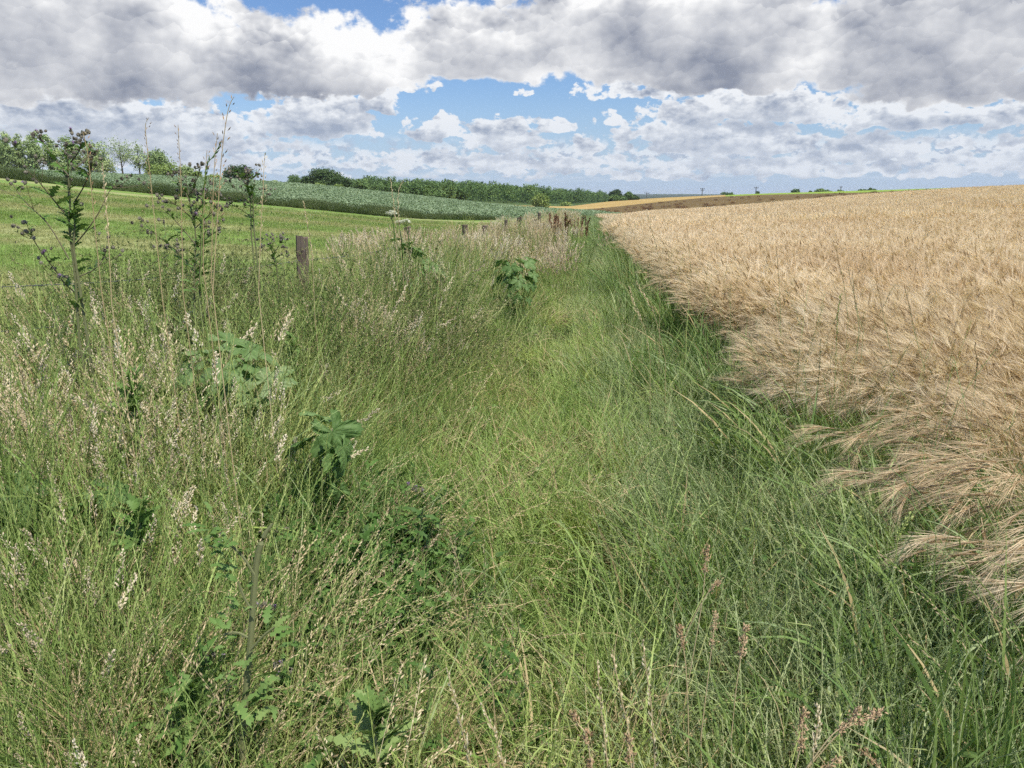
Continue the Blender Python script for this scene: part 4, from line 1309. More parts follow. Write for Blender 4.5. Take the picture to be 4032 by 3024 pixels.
for i, (a, c_, t, dp, lb) in enumerate([
        (1386, 1450, 709, 275, 'round olive tree first to the right of the oaks'), (1448, 1506, 722, 330, 'bluish tree set back between two rounder ones'),
        (1488, 1548, 720, 285, 'broad low tree with a flat top in the ridge row'), (1536, 1608, 717, 282, 'widest tree of the ridge row with a lumpy crown'),
        (1600, 1676, 722, 292, 'mid-green tree with a domed crown in the ridge row'), (1668, 1738, 721, 300, 'dense tree with a dark right side in the ridge row'),
        (1728, 1800, 718, 310, 'tall dark tree at the right end of the ridge row'), (1690, 1760, 748, 285, 'light green low tree before the end of the ridge row'),
        (1790, 1850, 735, 320, 'rounded pale tree where the ridge row meets the wood')]):
    tree('round_tree', 'tree', lb, a, c_, t, dp, 2, GW, 'bush', 30 + i, 130, 12, trunk=0)
tree('willow', 'tree', 'olive round tree standing alone before the wooded hill', 2094, 2162, 758, 300, 3, None, 'bush', 41, 170, 12, trunk=0)
tree('bush', 'bush', 'low pale bush at the foot of the wooded hill', 2205, 2252, 798, 420, 3, None, 'bush', 42, 60, 10, trunk=0)
GC = 'copse at the edge of the ochre field'
tree('copse_tree', 'tree', 'tallest dark tree of the small copse with a rounded head', 2402, 2450, 747, 500, 1, GC, 'round', 43, 130, 12, trunk=.1)
tree('copse_tree', 'tree', 'low tree at the left foot of the tallest copse tree', 2396, 2440, 768, 495, 2, GC, 'bush', 44, 90, 11, trunk=0)
tree('copse_tree', 'tree', 'low bush in the middle of the copse', 2436, 2470, 775, 495, 2, GC, 'bush', 45, 70, 10, trunk=0)
tree('copse_tree', 'tree', 'greyish second tallest tree of the copse', 2452, 2494, 758, 505, 2, GC, 'round', 46, 100, 11, trunk=.1)
tree('copse_tree', 'tree', 'rounded bush at the right end of the copse', 2480, 2518, 771, 500, 1, GC, 'bush', 47, 80, 10, trunk=0)
tree('copse_tree', 'tree', 'small bush just left of the copse', 2380, 2402, 786, 495, 2, GC, 'bush', 48, 40, 9, trunk=0)
GH = 'small trees on the horizon behind the lime green field'
for i, (a, c_, t, lb) in enumerate([
        (2840, 2895, 757, 'low hazy tree beyond the start of the lime green field'), (2978, 2990, 753, 'tiny dark bush beside the slanting pole'),
        (3112, 3150, 744, 'rounded tree left of the widest horizon clump'), (3184, 3194, 750, 'tiny bush between two horizon clumps'),
        (3208, 3244, 742, 'highest rounded tree of the widest horizon clump'), (3238, 3272, 746, 'low tree joined to the right of the widest horizon clump'),
        (3290, 3318, 746, 'small low tree at the foot of the rightmost pole'), (3376, 3406, 745, 'low tree left of the last horizon clump'), (3410, 3450, 741, 'last clump on the horizon toward the barley crest')]):
    tree('horizon_tree', 'tree', lb, a, c_, t, 640, 2, GH, 'bush', 60 + i, 45, 10, trunk=0, yb=t + 22 if t < 755 else t + 18)

# -- the wooded hill: a mass no one could count
def forest_points():
    out = []
    r = np.random.default_rng(77)
    y = 372.0
    while y < 1010:
        step = 8.5 + y * .004
        for px in np.arange(1180, 2440, step / y * 3090):
            u = U(px + r.uniform(-.4, .4) * step / y * 3090)
            lo = np.interp(u, [U(1150), U(1800), U(1942), U(2057), U(2192), U(2330), U(2400)], [420, 372, 378, 400, 470, 640, 780])
            if y < lo: continue
            out.append((u * y, y + r.uniform(-.4, .4) * step))
        y += step * .9
    return np.array(out)


fp = forest_points()
fpr = []
for i in range(4):
    rr = random.Random(70 + i)
    lb = [(rr.uniform(-2, 2), rr.uniform(-2, 2), rr.uniform(6, 9.5), rr.uniform(2, 3), rr.uniform(2, 3), rr.uniform(1.6, 2.6)) for _ in range(5)] + [(0, 0, 5.5, 4.2, 4.2, 4.2)]
    fpr.append(crown_mesh('canopy', 700 + i, lb, 70, 8, .95, P_CROWN[2], .6))
scatter('woodland', 'broadleaved woodland covering the low hill in the distance', on_ground(fp[:, 0], fp[:, 1], -1.0), rng.uniform(.6, 1.08, len(fp)), fpr)
y = rng.uniform(5200, 5600, 900); u = rng.uniform(U(2440), U(2900), 900)
scatter('distant_woodland', 'blue line of distant woods on the horizon', on_ground(u * y, y, -4), rng.uniform(.6, 1.0, 900), fpr)

# -- electricity poles
P_POLE = material('weathered_pole', 0.8, 0.2)
P_POLE[2].inputs['Base Color'].default_value = (0.11, 0.11, 0.115, 1)
P_POLE = P_POLE[0]


def pole(px, ytop, depth, label, lean=0.0, arm=3.0, lattice=False):
    x, _, zt = at(px, ytop, depth)
    zb = zt - 12.0
    root = bpy.data.objects.new('power_pole', None); COL.objects.link(root)
    root.location = (x, depth, zb)
    root.rotation_euler = (0, lean, 0)
    tag(root, label, 'power pole', 'power poles on the far slope')
    b = PB(1)
    t = np.linspace(0, 1, 4)
    b.tube(np.stack([0 * t, 0 * t, -1 + 13 * t], 1)[None], (.42 - .14 * t)[None], 0, .5, 8)
    link('mast', b.mesh_one('mast', P_POLE), root)
    b = PB(2)
    b.tube(np.array([[[-arm / 2, 0, 11.3], [arm / 2, 0, 11.3]]]), .2, 0, .5, 6)
    if lattice:
        b.tube(np.array([[[-arm / 2.6, 0, 9.9], [arm / 2.6, 0, 9.9]]]), .2, 0, .5, 6)
    b.tube(np.array([[[-arm / 2.3, 0, 11.3], [0, 0, 9.8]], [[arm / 2.3, 0, 11.3], [0, 0, 9.8]]]), .07, 0, .5, 5)
    link('crossarm', b.mesh_one('crossarm', P_POLE), root)
    for sx in (-.9, 0, .9):
        b = PB(3)
        b.spindle([[sx * arm / 2, 0, 11.35]], [[0, 0, 1]], .7, .3, 0, .5, .5, 6)
        link('insulator', b.mesh_one('insulator', P_POLE), root)


pole(2547, 757, 700, 'faint power pole just right of the copse', 0.0, 4.5)
pole(2766, 740, 640, 'tall dark power pole with two crossarms at the end of the blue hill', 0.0, 4.0, True)
pole(2975, 735, 640, 'slightly leaning power pole beside a tiny dark bush', 0.06, 3.6)
pole(3312, 733, 700, 'thin power pole among the horizon trees toward the right', 0.0, 2.4)
pole(2032, 731, 980, 'slender mast rising out of the wooded hill', 0.0, 1.2)
# ------------------------------------------------------------------ single plants, posts and wires
def empty(name, loc, label, cat, group=None):
    o = bpy.data.objects.new(name, None); COL.objects.link(o); o.location = loc
    return tag(o, label, cat, group)


def part(name, pb, root, mats=None):
    """mesh given in world coordinates, parented to its thing"""
    me = pb.mesh(name, MATS) if mats is None else pb.mesh_one(name, mats)
    o = link(name, me, root)
    o.location = tuple(-c for c in root.location)
    return o


def chain(pts, depth, n=12, dz=0.0):
    """smooth world curve through photo points; a point may carry its own depth"""
    P = np.array([at(p[0], p[1], p[2] if len(p) > 2 else depth) for p in pts])
    t = np.linspace(0, 1, len(P)); s = np.linspace(0, 1, n)
    if len(P) > 2:
        # Catmull-Rom
        out = []
        for v in s:
            f = v * (len(P) - 1); i = min(int(f), len(P) - 2); u = f - i
            p0, p1, p2, p3 = P[max(i - 1, 0)], P[i], P[i + 1], P[min(i + 2, len(P) - 1)]
            out.append(.5 * ((2 * p1) + (p2 - p0) * u + (2 * p0 - 5 * p1 + 4 * p2 - p3) * u * u + (3 * p1 - p0 - 3 * p2 + p3) * u ** 3))
        return np.array(out)
    return np.stack([np.interp(s, t, P[:, k]) for k in range(3)], 1)


def drop(P, n=3):
    """carry a stem from its lowest visible point down to the soil"""
    g0 = hz1(P[0, 0], P[0, 1])
    k = np.linspace(0, 1, n, endpoint=False)[:, None]
    foot = np.array([P[0, 0] + .03, P[0, 1], g0 - .03])
    return np.concatenate([foot + (P[0] - foot) * k, P])


# -- fence posts
P_WOOD, gw, bw = material('weathered_wood', 0.9, 0.15)
pw = gw.n('ShaderNodeTexCoord').outputs['Object']
gr = gw.noise(gw.vm('MULTIPLY', pw, (60, 60, 3.0)), 1.0, 4, 0.6)
gw.plug(bw.inputs['Base Color'], gw.mix(gw.ss(gw.noise(pw, 5, 3), .4, .65), gw.ramp(gr, [(.25, (.035, .026, .02)), (.5, (.11, .085, .068)), (.8, (.25, .21, .175))]), (.13, .11, .09, 1)))
bump(gw, bw, gr, 0.9, .012)


def post(px, ytop, depth, w, label, lean=0.0, seed=0, split=False, below=.5):
    x, _, zt = at(px, ytop, depth)
    zg = hz1(x, depth)
    h = zt - zg
    r = np.random.default_rng(seed)
    S, K = 12, 16
    a = np.linspace(0, TAU, K, endpoint=False)
    rad = w / 2 * (1 + .16 * r.uniform(-1, 1, K)) * (1 + .10 * np.sign(np.cos(4 * a)))
    V = []
    for s in range(S + 1):
        z = -below + (h + below) * s / S
        rr = rad * (1 + .03 * r.normal(size=K))
        if split and s > 4:
            rr = rr * np.where(np.abs((a - 4.9 + np.pi) % TAU - np.pi) < .35, .55, 1)
        dx = .02 * math.sin(s * .5 + seed)
        zz = z + (r.uniform(-.02, .02, K) if s == S else 0)
        V.append(np.stack([rr * np.cos(a) + dx * .4, rr * np.sin(a), np.full(K, z) + (zz - z if s == S else 0)], 1))
    V.append(np.array([[0, 0, h + .004]]))
    V = np.concatenate(V)
    k = (np.arange(S)[:, None] * K + np.arange(K)[None]).ravel()
    kn = (np.arange(S)[:, None] * K + (np.arange(K)[None] + 1) % K).ravel()
    F = np.stack([k, kn, kn + K, k + K], 1)
    top = S * K + np.arange(K)
    T = np.stack([top, S * K + (np.arange(K) + 1) % K, np.full(K, (S + 1) * K)], 1)
    o = link('fence_post', mesh_np('fence_post', V, [F, T], [P_WOOD], smooth=False))
    o.location = (x, depth, zg)
    o.rotation_euler = (r.normal(0, .02), lean, seed)
    tag(o, label, 'fence post', 'old wooden posts of the pasture fence')
    return x, depth, zt


tops = [post(-420, 1010, 3.9, .11, 'post outside the left edge carrying the two wires', seed=9),
        post(1182, 934, 7.5, .125, 'thick split grey post rising out of the tall grass nearest the viewer', 0.02, 1, True),
        post(1608, 893, 14, .115, 'grey post half hidden under the white flowers', 0.0, 2),
        post(1826, 886, 17, .11, 'dark brown post sunk in pale straw grass', -0.03, 3),
        post(1914, 889, 19, .12, 'light grey post with a squared top in the straw grass', 0.04, 4),
        post(1993, 866, 24, .10, 'small dark post in straw grass left of the notched one', 0.0, 5),
        post(2045, 856, 26, .15, 'dark notched post with a ragged top among ripe grass', 0.02, 6, True),
        post(2104, 864, 30, .11, 'short leaning post near the red-brown docks', 0.08, 7),
        post(2124, 838, 33, .13, 'slender farthest post standing above the ripe grass', 0.0, 8)]

P_WIRE, gq, bq = material('rusty_wire', 0.5, 0.5)
bq.inputs['Metallic'].default_value = 0.6
bq.inputs['Base Color'].default_value = (0.16, 0.17, 0.19, 1)


def wire(drops, label):
    b = PB(4)
    pts = [np.array([t[0], t[1] - .03, t[2] - d]) for t, d in zip(tops[:len(drops)], drops)]
    barbs = []
    for A_, B_ in zip(pts[:-1], pts[1:]):
        n = 90
        s = np.linspace(0, 1, n)[:, None]
        C = A_ + (B_ - A_) * s - np.array([0, 0, .05]) * np.sin(s * math.pi)
        for ph in (0, math.pi):
            a = s[:, 0] * 260 + ph
            b.tube((C + np.stack([0 * a, np.cos(a), np.sin(a)], 1) * .0022)[None], .0015, 0, .5, 4)
        L = np.linalg.norm(B_ - A_)
        for k in range(int(L / .11)):
            c = C[int((k + .5) / (L / .11) * (n - 1))]
            for _ in range(2):
                u = b.unit(1)[0] * .016
                barbs.append(np.stack([c - u, c, c + u]))
    b.tube(np.array(barbs), .0015, 0, .5, 3)
    o = link('barbed_wire', b.mesh_one('barbed_wire', P_WIRE))
    tag(o, label, 'barbed wire', 'strands of the pasture fence')


wire([.17, .22, .28, .2, .2], 'upper strand of barbed wire running from the left edge to the thick post')
wire([.42, .52, .55, .5, .5], 'lower strand of barbed wire crossing the grass below the upper strand')


# -- thistles
def bud_mesh(seed, L=.022, W=.017, flower=False):
    b = PB(seed)
    S, K = 6, 8
    t = np.linspace(0, 1, S)
    rad = W / 2 * np.array([.25, .85, 1.0, .92, .7, .5])
    P = np.stack([0 * t, 0 * t, t * L], 1)
    b.tube(P[None], rad[None], BUD, .4, K)
    # bristly scales
    n = 44
    a = b.r.uniform(0, TAU, n); z = b.r.uniform(.1, .95, n)
    rr = np.interp(z, t, rad)
    p = np.stack([rr * np.cos(a), rr * np.sin(a), z * L], 1)
    d = np.stack([np.cos(a) * .8, np.sin(a) * .8, np.ones(n) * .8], 1)
    b.spindle(p - d * .001, d, .0055, .0028, BUD, b.r.uniform(.3, 1, n))
    return b.mesh('flower_head', MATS)


def floret_mesh(seed, L=.022):
    b = PB(seed); n = 34
    a = b.r.uniform(0, TAU, n)
    P = b.centre(np.stack([.003 * np.cos(a), .003 * np.sin(a), np.full(n, L * .9)], 1), a, b.r.uniform(0, .4, n), b.r.uniform(.4, 1.1, n), .014, 2)
    b.ribbon(P, .0016, PURPLE, b.r.random(n), np.array([.7, 1, .6]))
    return b.mesh('floret', MATS)


BUDS = [bud_mesh(i) for i in range(2)]
FLORET = floret_mesh(5)


def orient(o, d):
    d = np.asarray(d, float); d = d / np.linalg.norm(d)
    o.rotation_euler = (0, math.acos(max(-1, min(1, d[2]))), math.atan2(d[1], d[0]))


def add_heads(root, tips, rngs, n=(2, 5), spread=.022, purple=.06, size=1.0):
    for tip, d in tips:
        for k in range(rngs.integers(*n)):
            o = link('flower_head', BUDS[k % 2], root)
            off = rngs.normal(0, 1, 3) * spread * (0 if k == 0 else 1)
            p = tip + off * [1, 1, .7]
            o.location = tuple(p - np.array(root.location))
            orient(o, d + rngs.normal(0, .35, 3) + [0, 0, .3])
            s = size * rngs.uniform(.75, 1.1)
            o.scale = (s, s, s)
            if rngs.random() < purple:
                f = link('floret', FLORET, o)


def thistle(label, stems, branches, depth, seed, leafL=.095, r0=.0065, heads=(2, 4), per=24, sub=3, purple=.05, size=.8, droop=(.7, 2.2)):
    r = np.random.default_rng(seed)
    S = [drop(chain(s, depth, 16)) for s in stems]
    B_ = [chain([(p[0], p[1], depth + (k_ - 3) * .03 + .12 * j / max(1, len(c_) - 1) * (-1) ** k_) for j, p in enumerate(c_)], depth, 12) for k_, c_ in enumerate(branches)]
    base = S[0][0].copy(); base[2] += .03
    root = empty('thistle', tuple(base), label, 'thistle', 'tall thistles rising from the bank')
    b = PB(seed)
    for P in S: b.tube(P[None], np.linspace(r0, r0 * .35, len(P))[None], STEM, np.clip(np.linspace(.9, 0, len(P)), 0, 1).mean(), 7)
    for P in B_: b.tube(P[None], np.linspace(r0 * .5, r0 * .22, len(P))[None], STEM, .1, 5)
    tips = [(P[-1], P[-1] - P[-3]) for P in B_] + [(P[-1], P[-1] - P[-3]) for P in S]
    # twigs
    tw = []
    for P in B_ + [S[0][len(S[0]) // 2:]]:
        for k in range(sub):
            i = r.integers(len(P) // 3, len(P) - 2)
            d = (P[i + 1] - P[i]); d /= np.linalg.norm(d)
            e = d + r.normal(0, .55, 3) + [0, 0, .35]
            e /= np.linalg.norm(e)
            L = r.uniform(.05, .13)
            Q = np.stack([P[i], P[i] + e * L * .5, P[i] + e * L + [0, 0, .01]])
            tw.append(Q); tips.append((Q[-1], Q[-1] - Q[-2]))
    b.tube(np.array(tw), np.linspace(r0 * .25, r0 * .16, 3)[None].repeat(len(tw), 0), STEM, .2, 4)
    part('stem', b, root)
    b = PB(seed + 1)
    for P, k in [(p, 0) for p in S] + [(p, 1) for p in B_] + [(q, 2) for q in tw]:
        L = np.linalg.norm(np.diff(P, axis=0), axis=1).sum()
        n = max(2, int(L * (per if k < 2 else 26)))
        t = np.sort(r.uniform(.08 if k else .25, .99, n))
        p, d = b.along(P[None], t)
        sz = (np.interp(t, [0, .5, 1], [1.25, .9, .45]) if k < 2 else np.full(n, .40)) * leafL * (1 if k == 0 else .85) * r.uniform(.6, 1.2, n)
        b.jag(p[0], r.uniform(0, TAU, n), r.uniform(*[droop[0] * v for v in (.8, 1.6)], n), r.uniform(1.2, droop[1], n), sz * .95, sz * .40, HERB, r.uniform(.35, 1, n), 9)
    part('foliage', b, root)
    add_heads(root, tips, r, heads, .020, purple, size)
    return root


thistle('tallest leftmost thistle, dark stems spread like a candelabra against the pasture and poplars',
        [[(312, 1340), (296, 1091), (272, 892), (276, 802), (269, 689), (266, 605)], [(289, 980), (294, 880), (292, 802)]],
        [[(271, 1019), (194, 888), (122, 816), (86, 779), (45, 716)], [(253, 838), (194, 766), (145, 707), (95, 662)],
         [(271, 694), (226, 639), (185, 580), (167, 558)], [(278, 639), (312, 594), (319, 566)], [(289, 666), (325, 639), (350, 606)],
         [(289, 802), (330, 734), (357, 666), (362, 622)], [(294, 965), (353, 892), (398, 820), (434, 748), (470, 737)],
         [(240, 1091), (190, 1028), (136, 951), (120, 906)], [(307, 1091), (371, 1060), (407, 1019), (420, 980)], [(292, 1150), (250, 1110), (215, 1060)], [(270, 640), (258, 600), (262, 575)]],
        3.4, 21, .095, per=20, purple=.07)
thistle('second thistle from the left, bushy with grey buds, before the green crop',
        [[(765, 1240), (766, 1060), (770, 920), (748, 800), (735, 725)], [(785, 1180), (790, 1000), (792, 900)]],
        [[(768, 960), (718, 900), (672, 850), (635, 815)], [(757, 860), (705, 815), (660, 785)], [(745, 790), (722, 742), (700, 730)], [(742, 770), (768, 735), (766, 715)],
         [(768, 850), (792, 800), (800, 755)], [(767, 900), (820, 850), (852, 810)], [(725, 1010), (660, 960), (600, 915), (560, 895)], [(767, 985), (825, 930), (868, 905)], [(766, 1070), (710, 1010), (668, 975)], [(790, 960), (815, 890), (800, 875)]],
        4.3, 22, .095, per=17, heads=(2, 5), size=.9)
thistle('third thistle from the left, dark and narrow below the squarish dark tree',
        [[(990, 930), (988, 860), (985, 780), (972, 712)], [(1000, 900), (996, 800), (990, 740)]],
        [[(985, 800), (950, 760), (915, 735)], [(975, 730), (950, 705), (935, 690)], [(988, 780), (1002, 730), (1000, 700)], [(985, 720), (968, 692), (962, 680)], [(990, 830), (1030, 790), (1060, 770)], [(986, 850), (940, 820), (905, 800)]],
        6.0, 23, .12, r0=.0065, per=11, heads=(2, 4), size=1.0)
thistle('small dark thistle with grey buds left of the thick split post',
        [[(1090, 1060), (1075, 1000), (1062, 960)]], [[(1080, 1020), (1045, 985), (1030, 975)], [(1075, 1000), (1100, 965), (1105, 950)], [(1085, 1040), (1120, 1010), (1135, 1000)]],
        6.3, 24, .09, heads=(2, 5), size=.9)

# creeping thistles with a few purple flowers low beside the path
for i, (px, py, dp, lb) in enumerate([(1120, 2090, 2.5, 'low creeping thistle with round grey buds and one mauve flower'), (1045, 2390, 2.0, 'low creeping thistle flowering mauve behind the broken stem'),
                                      (1110, 2630, 1.75, 'creeping thistle with one lilac flower under long grass blades'), (640, 2970, 1.6, 'creeping thistle with purple-tipped buds at the bottom left'),
                                      (1640, 1930, 3.1, 'small thistle with a pale pink flower at the edge of the path'), (840, 2590, 1.75, 'small creeping thistle with brownish buds on a dark stem')]):
    r = np.random.default_rng(400 + i)
    P = drop(chain([(px + 25, py + 150), (px + 8, py + 60), (px, py)], dp, 8))
    root = empty('creeping_thistle', tuple(P[0]), lb, 'thistle', 'low thistles beside the path')
    b = PB(400 + i); b.tube(P[None], np.linspace(.004, .0022, len(P))[None], STEM, .3, 5); part('stem', b, root)
    b = PB(410 + i); n = 26
    p, d = b.along(P[None], r.uniform(.15, .95, n))
    b.jag(p[0], r.uniform(0, TAU, n), r.uniform(.6, 1.3, n), r.uniform(1.2, 2.2, n), r.uniform(.05, .10, n), .035, HERB, r.random(n), 9); part('foliage', b, root)
    add_heads(root, [(P[-1], np.array([0, 0, 1.])), (P[-1] + [.02, 0, -.015], np.array([.3, 0, 1.])), (P[-1] + [-.02, .01, -.01], np.array([-.3, 0, 1.]))], r, (1, 4), .015, .35, .8)

# broken stem in the foreground
P = drop(chain([(955, 2990), (962, 2800), (985, 2550), (998, 2350), (1012, 2200), (1040, 2110), (1075, 2060)], 1.5, 18))
root = empty('broken_thistle', tuple(P[0]), 'thick brown-streaked thistle stem snapped near the top, with curled toothed leaves', 'thistle')
b = PB(50); b.tube(P[None], np.interp(np.linspace(0, 1, len(P)), [0, .8, 1], [.0085, .0065, .002])[None], STEM, .75, 8)
for a_ in ([(1000, 2262), (955, 2190), (900, 2140)], [(988, 2400), (955, 2340), (938, 2290)], [(975, 2510), (930, 2490), (880, 2500)], [(985, 2560), (1040, 2500), (1080, 2470)]):
    b.tube(chain(a_, 1.48, 6)[None], .0028, STEM, .6, 5)
part('stem', b, root)
b = PB(51)
for px, py, L, az in ((850, 2080, .075, 3.0), (880, 2120, .07, 2.6), (905, 2180, .07, 3.3), (915, 2230, .08, 3.6), (940, 2290, .06, 2.8), (870, 2150, .06, 4), (890, 2500, .07, 3.2), (930, 2440, .06, 2.5), (990, 2640, .09, .1), (1000, 2720, .12, -.4), (960, 2660, .07, 3.6), (1060, 2480, .1, .4), (1010, 2780, .11, .2), (955, 2380, .05, 3.1)):
    c_ = np.array([at(px, py, 1.48)])
    for q in range(5):
        b.jag(c_ + b.r.normal(0, .016, (1, 3)), az + b.r.normal(0, .7), b.r.uniform(.3, 1.5), b.r.uniform(1.4, 3.0), L * b.r.uniform(.4, .75), L * .26, HERB, b.r.uniform(.4, 1), 11)
part('foliage', b, root)

# thistle rosettes / young shoots at the bottom
for i, (px, py, dp, lb) in enumerate([(1470, 2800, 1.45, 'bright young thistle shoot with spiny lobed leaves at the bottom of the path'), (760, 2720, 1.55, 'young thistle shoot with lobed leaves left of the broken stem'), (545, 2010, 2.1, 'leafy thistle top above the dark grass on the left'),
                                      (520, 1480, 2.9, 'tall pale thistle shoot among seed heads on the left'), (1150, 1330, 4.2, 'thistle shoot behind the large lobed leaves')]):
    P = drop(chain([(px + 15, py + 180), (px, py)], dp, 6))
    root = empty('young_thistle', tuple(P[0]), lb, 'thistle', 'young thistle shoots in the grass')
    b = PB(420 + i); b.tube(P[None], .004, STEM, .8, 5); part('stem', b, root)
    b = PB(430 + i); n = 34
    t = b.r.uniform(.35, 1, n)
    p, d = b.along(P[None], t)
    b.jag(p[0], b.r.uniform(0, TAU, n), np.interp(t, [.3, 1], [1.1, .2]), np.interp(t, [.3, 1], [1.9, 1.2]), np.interp(t, [.3, 1], [.15, .07]) * b.r.uniform(.7, 1.1, n), .045, HERB, b.r.uniform(.55, 1, n), 13)
    part('foliage', b, root)


# -- big lobed leaves
def lobed(b, c, size, az, tilt, roll=0.0, lobes=5, rn=.5):
    """one broad lobed, toothed leaf blade: midrib along az, drooping by tilt"""
    K, R = 90, 5
    th = np.linspace(-2.75, 2.75, K)
    lob = np.abs(np.cos(th * lobes / 2 / 1.0 + .12 * math.sin(az * 7))) ** .8
    tooth = np.abs(((th * 5.2) % 1) - .5) * 2
    out = (.50 + .50 * lob) * (1 - .34 * np.abs(th) / 2.75) * (1 + .13 * (tooth - .5)) * (1 + .10 * np.sin(th * 3 + az * 5))
    V, rr = [np.zeros((1, 3))], [rn]
    for k in range(1, R + 1):
        f = k / R
        q = out * f ** .9 * (1 if k < R else 1)
        x, y = np.cos(th) * q, np.sin(th) * q
        z = -.38 * q ** 2 + .20 * (lob - .5) * f + .05 * np.sin(th * 9 + f * 6 + az) * f + .10 * np.abs(np.sin(th)) * f
        V.append(np.stack([x, y, z], 1)); rr.append(np.clip(rn + .30 * (lob > .93) * (f < .95) + .06 * np.sin(th * 30), 0, 1))
    V = np.concatenate(V) * size
    rr = np.concatenate([np.atleast_1d(v) for v in rr])
    ca, sa, ct, st, cr, sr = math.cos(az), math.sin(az), math.cos(tilt), math.sin(tilt), math.cos(roll), math.sin(roll)
    X = V[:, 0]; Y = V[:, 1] * cr - V[:, 2] * sr; Z = V[:, 1] * sr + V[:, 2] * cr
    X, Z = X * ct + Z * st, -X * st + Z * ct
    V = np.stack([X * ca - Y * sa, X * sa + Y * ca, Z], 1) + c
    T = np.stack([np.zeros(K - 1, int), 1 + np.arange(K - 1), 2 + np.arange(K - 1)], 1)
    Q = []
    for k in range(1, R):
        a = 1 + (k - 1) * K + np.arange(K - 1)
        Q.append(np.stack([a, a + K, a + K + 1, a + 1], 1))
    b.add(V, T, LEAF, rr)
    b.Q.append(np.concatenate(Q) + b.n - len(V)); b.qm.append(np.full(sum(len(q) for q in Q), LEAF))


def hogweed(name, label, cat, foot, depth, leaves, group=None, seed=0):
    rr = random.Random(seed)
    # lower leaves fill the space down to the soil
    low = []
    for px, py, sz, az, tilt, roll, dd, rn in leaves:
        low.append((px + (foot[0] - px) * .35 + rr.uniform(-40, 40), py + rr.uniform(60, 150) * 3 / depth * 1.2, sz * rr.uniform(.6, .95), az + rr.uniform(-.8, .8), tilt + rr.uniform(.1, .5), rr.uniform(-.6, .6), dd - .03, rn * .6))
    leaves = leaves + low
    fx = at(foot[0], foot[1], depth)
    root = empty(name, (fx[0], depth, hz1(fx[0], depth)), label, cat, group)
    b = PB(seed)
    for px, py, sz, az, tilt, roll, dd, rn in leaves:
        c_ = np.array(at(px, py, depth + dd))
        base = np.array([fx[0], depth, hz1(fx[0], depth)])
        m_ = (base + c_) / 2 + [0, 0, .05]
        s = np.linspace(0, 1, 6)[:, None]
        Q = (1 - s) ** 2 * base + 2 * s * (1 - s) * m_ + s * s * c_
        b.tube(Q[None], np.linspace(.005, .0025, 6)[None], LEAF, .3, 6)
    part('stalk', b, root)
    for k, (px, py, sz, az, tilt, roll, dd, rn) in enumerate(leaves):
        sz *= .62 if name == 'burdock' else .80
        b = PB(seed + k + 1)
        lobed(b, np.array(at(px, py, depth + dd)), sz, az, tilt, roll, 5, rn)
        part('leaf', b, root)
    return root


hogweed('hogweed', 'hogweed clump with broad lobed light green leaves left of the post', 'hogweed', (880, 1800), 3.5,
        [(800, 1385, 0.195, 3.0, .1, .2, 0, .55), (745, 1450, 0.169, 3.5, .6, -.3, -.15, .35), (900, 1345, 0.182, .9, .05, .4, .1, .6), (975, 1375, 0.182, .3, .3, .2, .05, .65), (870, 1460, 0.156, -1.8, .7, 0, -.2, .45),
         (930, 1500, 0.169, -.7, .6, .3, -.1, .4), (1050, 1500, 0.195, .9, -.5, .2, -.1, .7), (610, 1545, 0.143, 2.6, .4, .6, 0, .5), (990, 1440, 0.156, -.2, .5, -.3, 0, .5)], None, 500)
hogweed('hogweed', 'hogweed with one big glossy leaf folding down to the right', 'hogweed', (1240, 1900), 2.9,
        [(1310, 1700, 0.165, -.3, 1.05, .9, 0, .35), (1350, 1760, .11, -.8, 1.2, -.6, -.05, .5), (1265, 1640, 0.156, 1.4, .3, .2, .1, .35), (1190, 1740, 0.130, 3.2, .5, .3, 0, .3)], None, 520)
hogweed('hogweed', 'hogweed with a pale rounded leaf cut by the left edge', 'hogweed', (60, 2150), 2.6,
        [(20, 1860, 0.195, 2.2, .2, .5, 0, .6), (60, 1930, 0.169, -.6, .6, .2, -.1, .45), (170, 2030, 0.143, -1.2, .5, .3, 0, .3), (-60, 2000, 0.182, 3.5, .4, .3, 0, .4)], None, 530)
hogweed('hogweed', 'hogweed leaf lying flat among seed heads low on the left', 'hogweed', (430, 2080), 2.5,
        [(430, 1935, 0.156, .2, .35, .1, 0, .3), (340, 1985, 0.117, 2.8, .5, .2, 0, .25)], None, 540)
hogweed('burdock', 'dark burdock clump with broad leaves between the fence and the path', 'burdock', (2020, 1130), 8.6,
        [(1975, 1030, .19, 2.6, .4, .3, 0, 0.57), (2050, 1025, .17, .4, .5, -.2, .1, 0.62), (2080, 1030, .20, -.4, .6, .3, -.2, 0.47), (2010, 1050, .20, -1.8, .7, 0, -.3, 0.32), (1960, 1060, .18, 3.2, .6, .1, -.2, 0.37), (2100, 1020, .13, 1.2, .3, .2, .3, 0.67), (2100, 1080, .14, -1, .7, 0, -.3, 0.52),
         (2040, 1100, .17, -1.3, .8, .2, -.35, 0.37), (1990, 1095, .16, 3.6, .8, 0, -.3, 0.32), (2070, 1120, .15, -.6, .9, 0, -.35, 0.42), (2020, 1135, .15, -2, .9, .3, -.4, 0.32), (2085, 1055, .16, .1, .6, 0, 0, 0.52), (1950, 1115, .13, 2.9, .8, 0, -.2, 0.32)], None, 550)
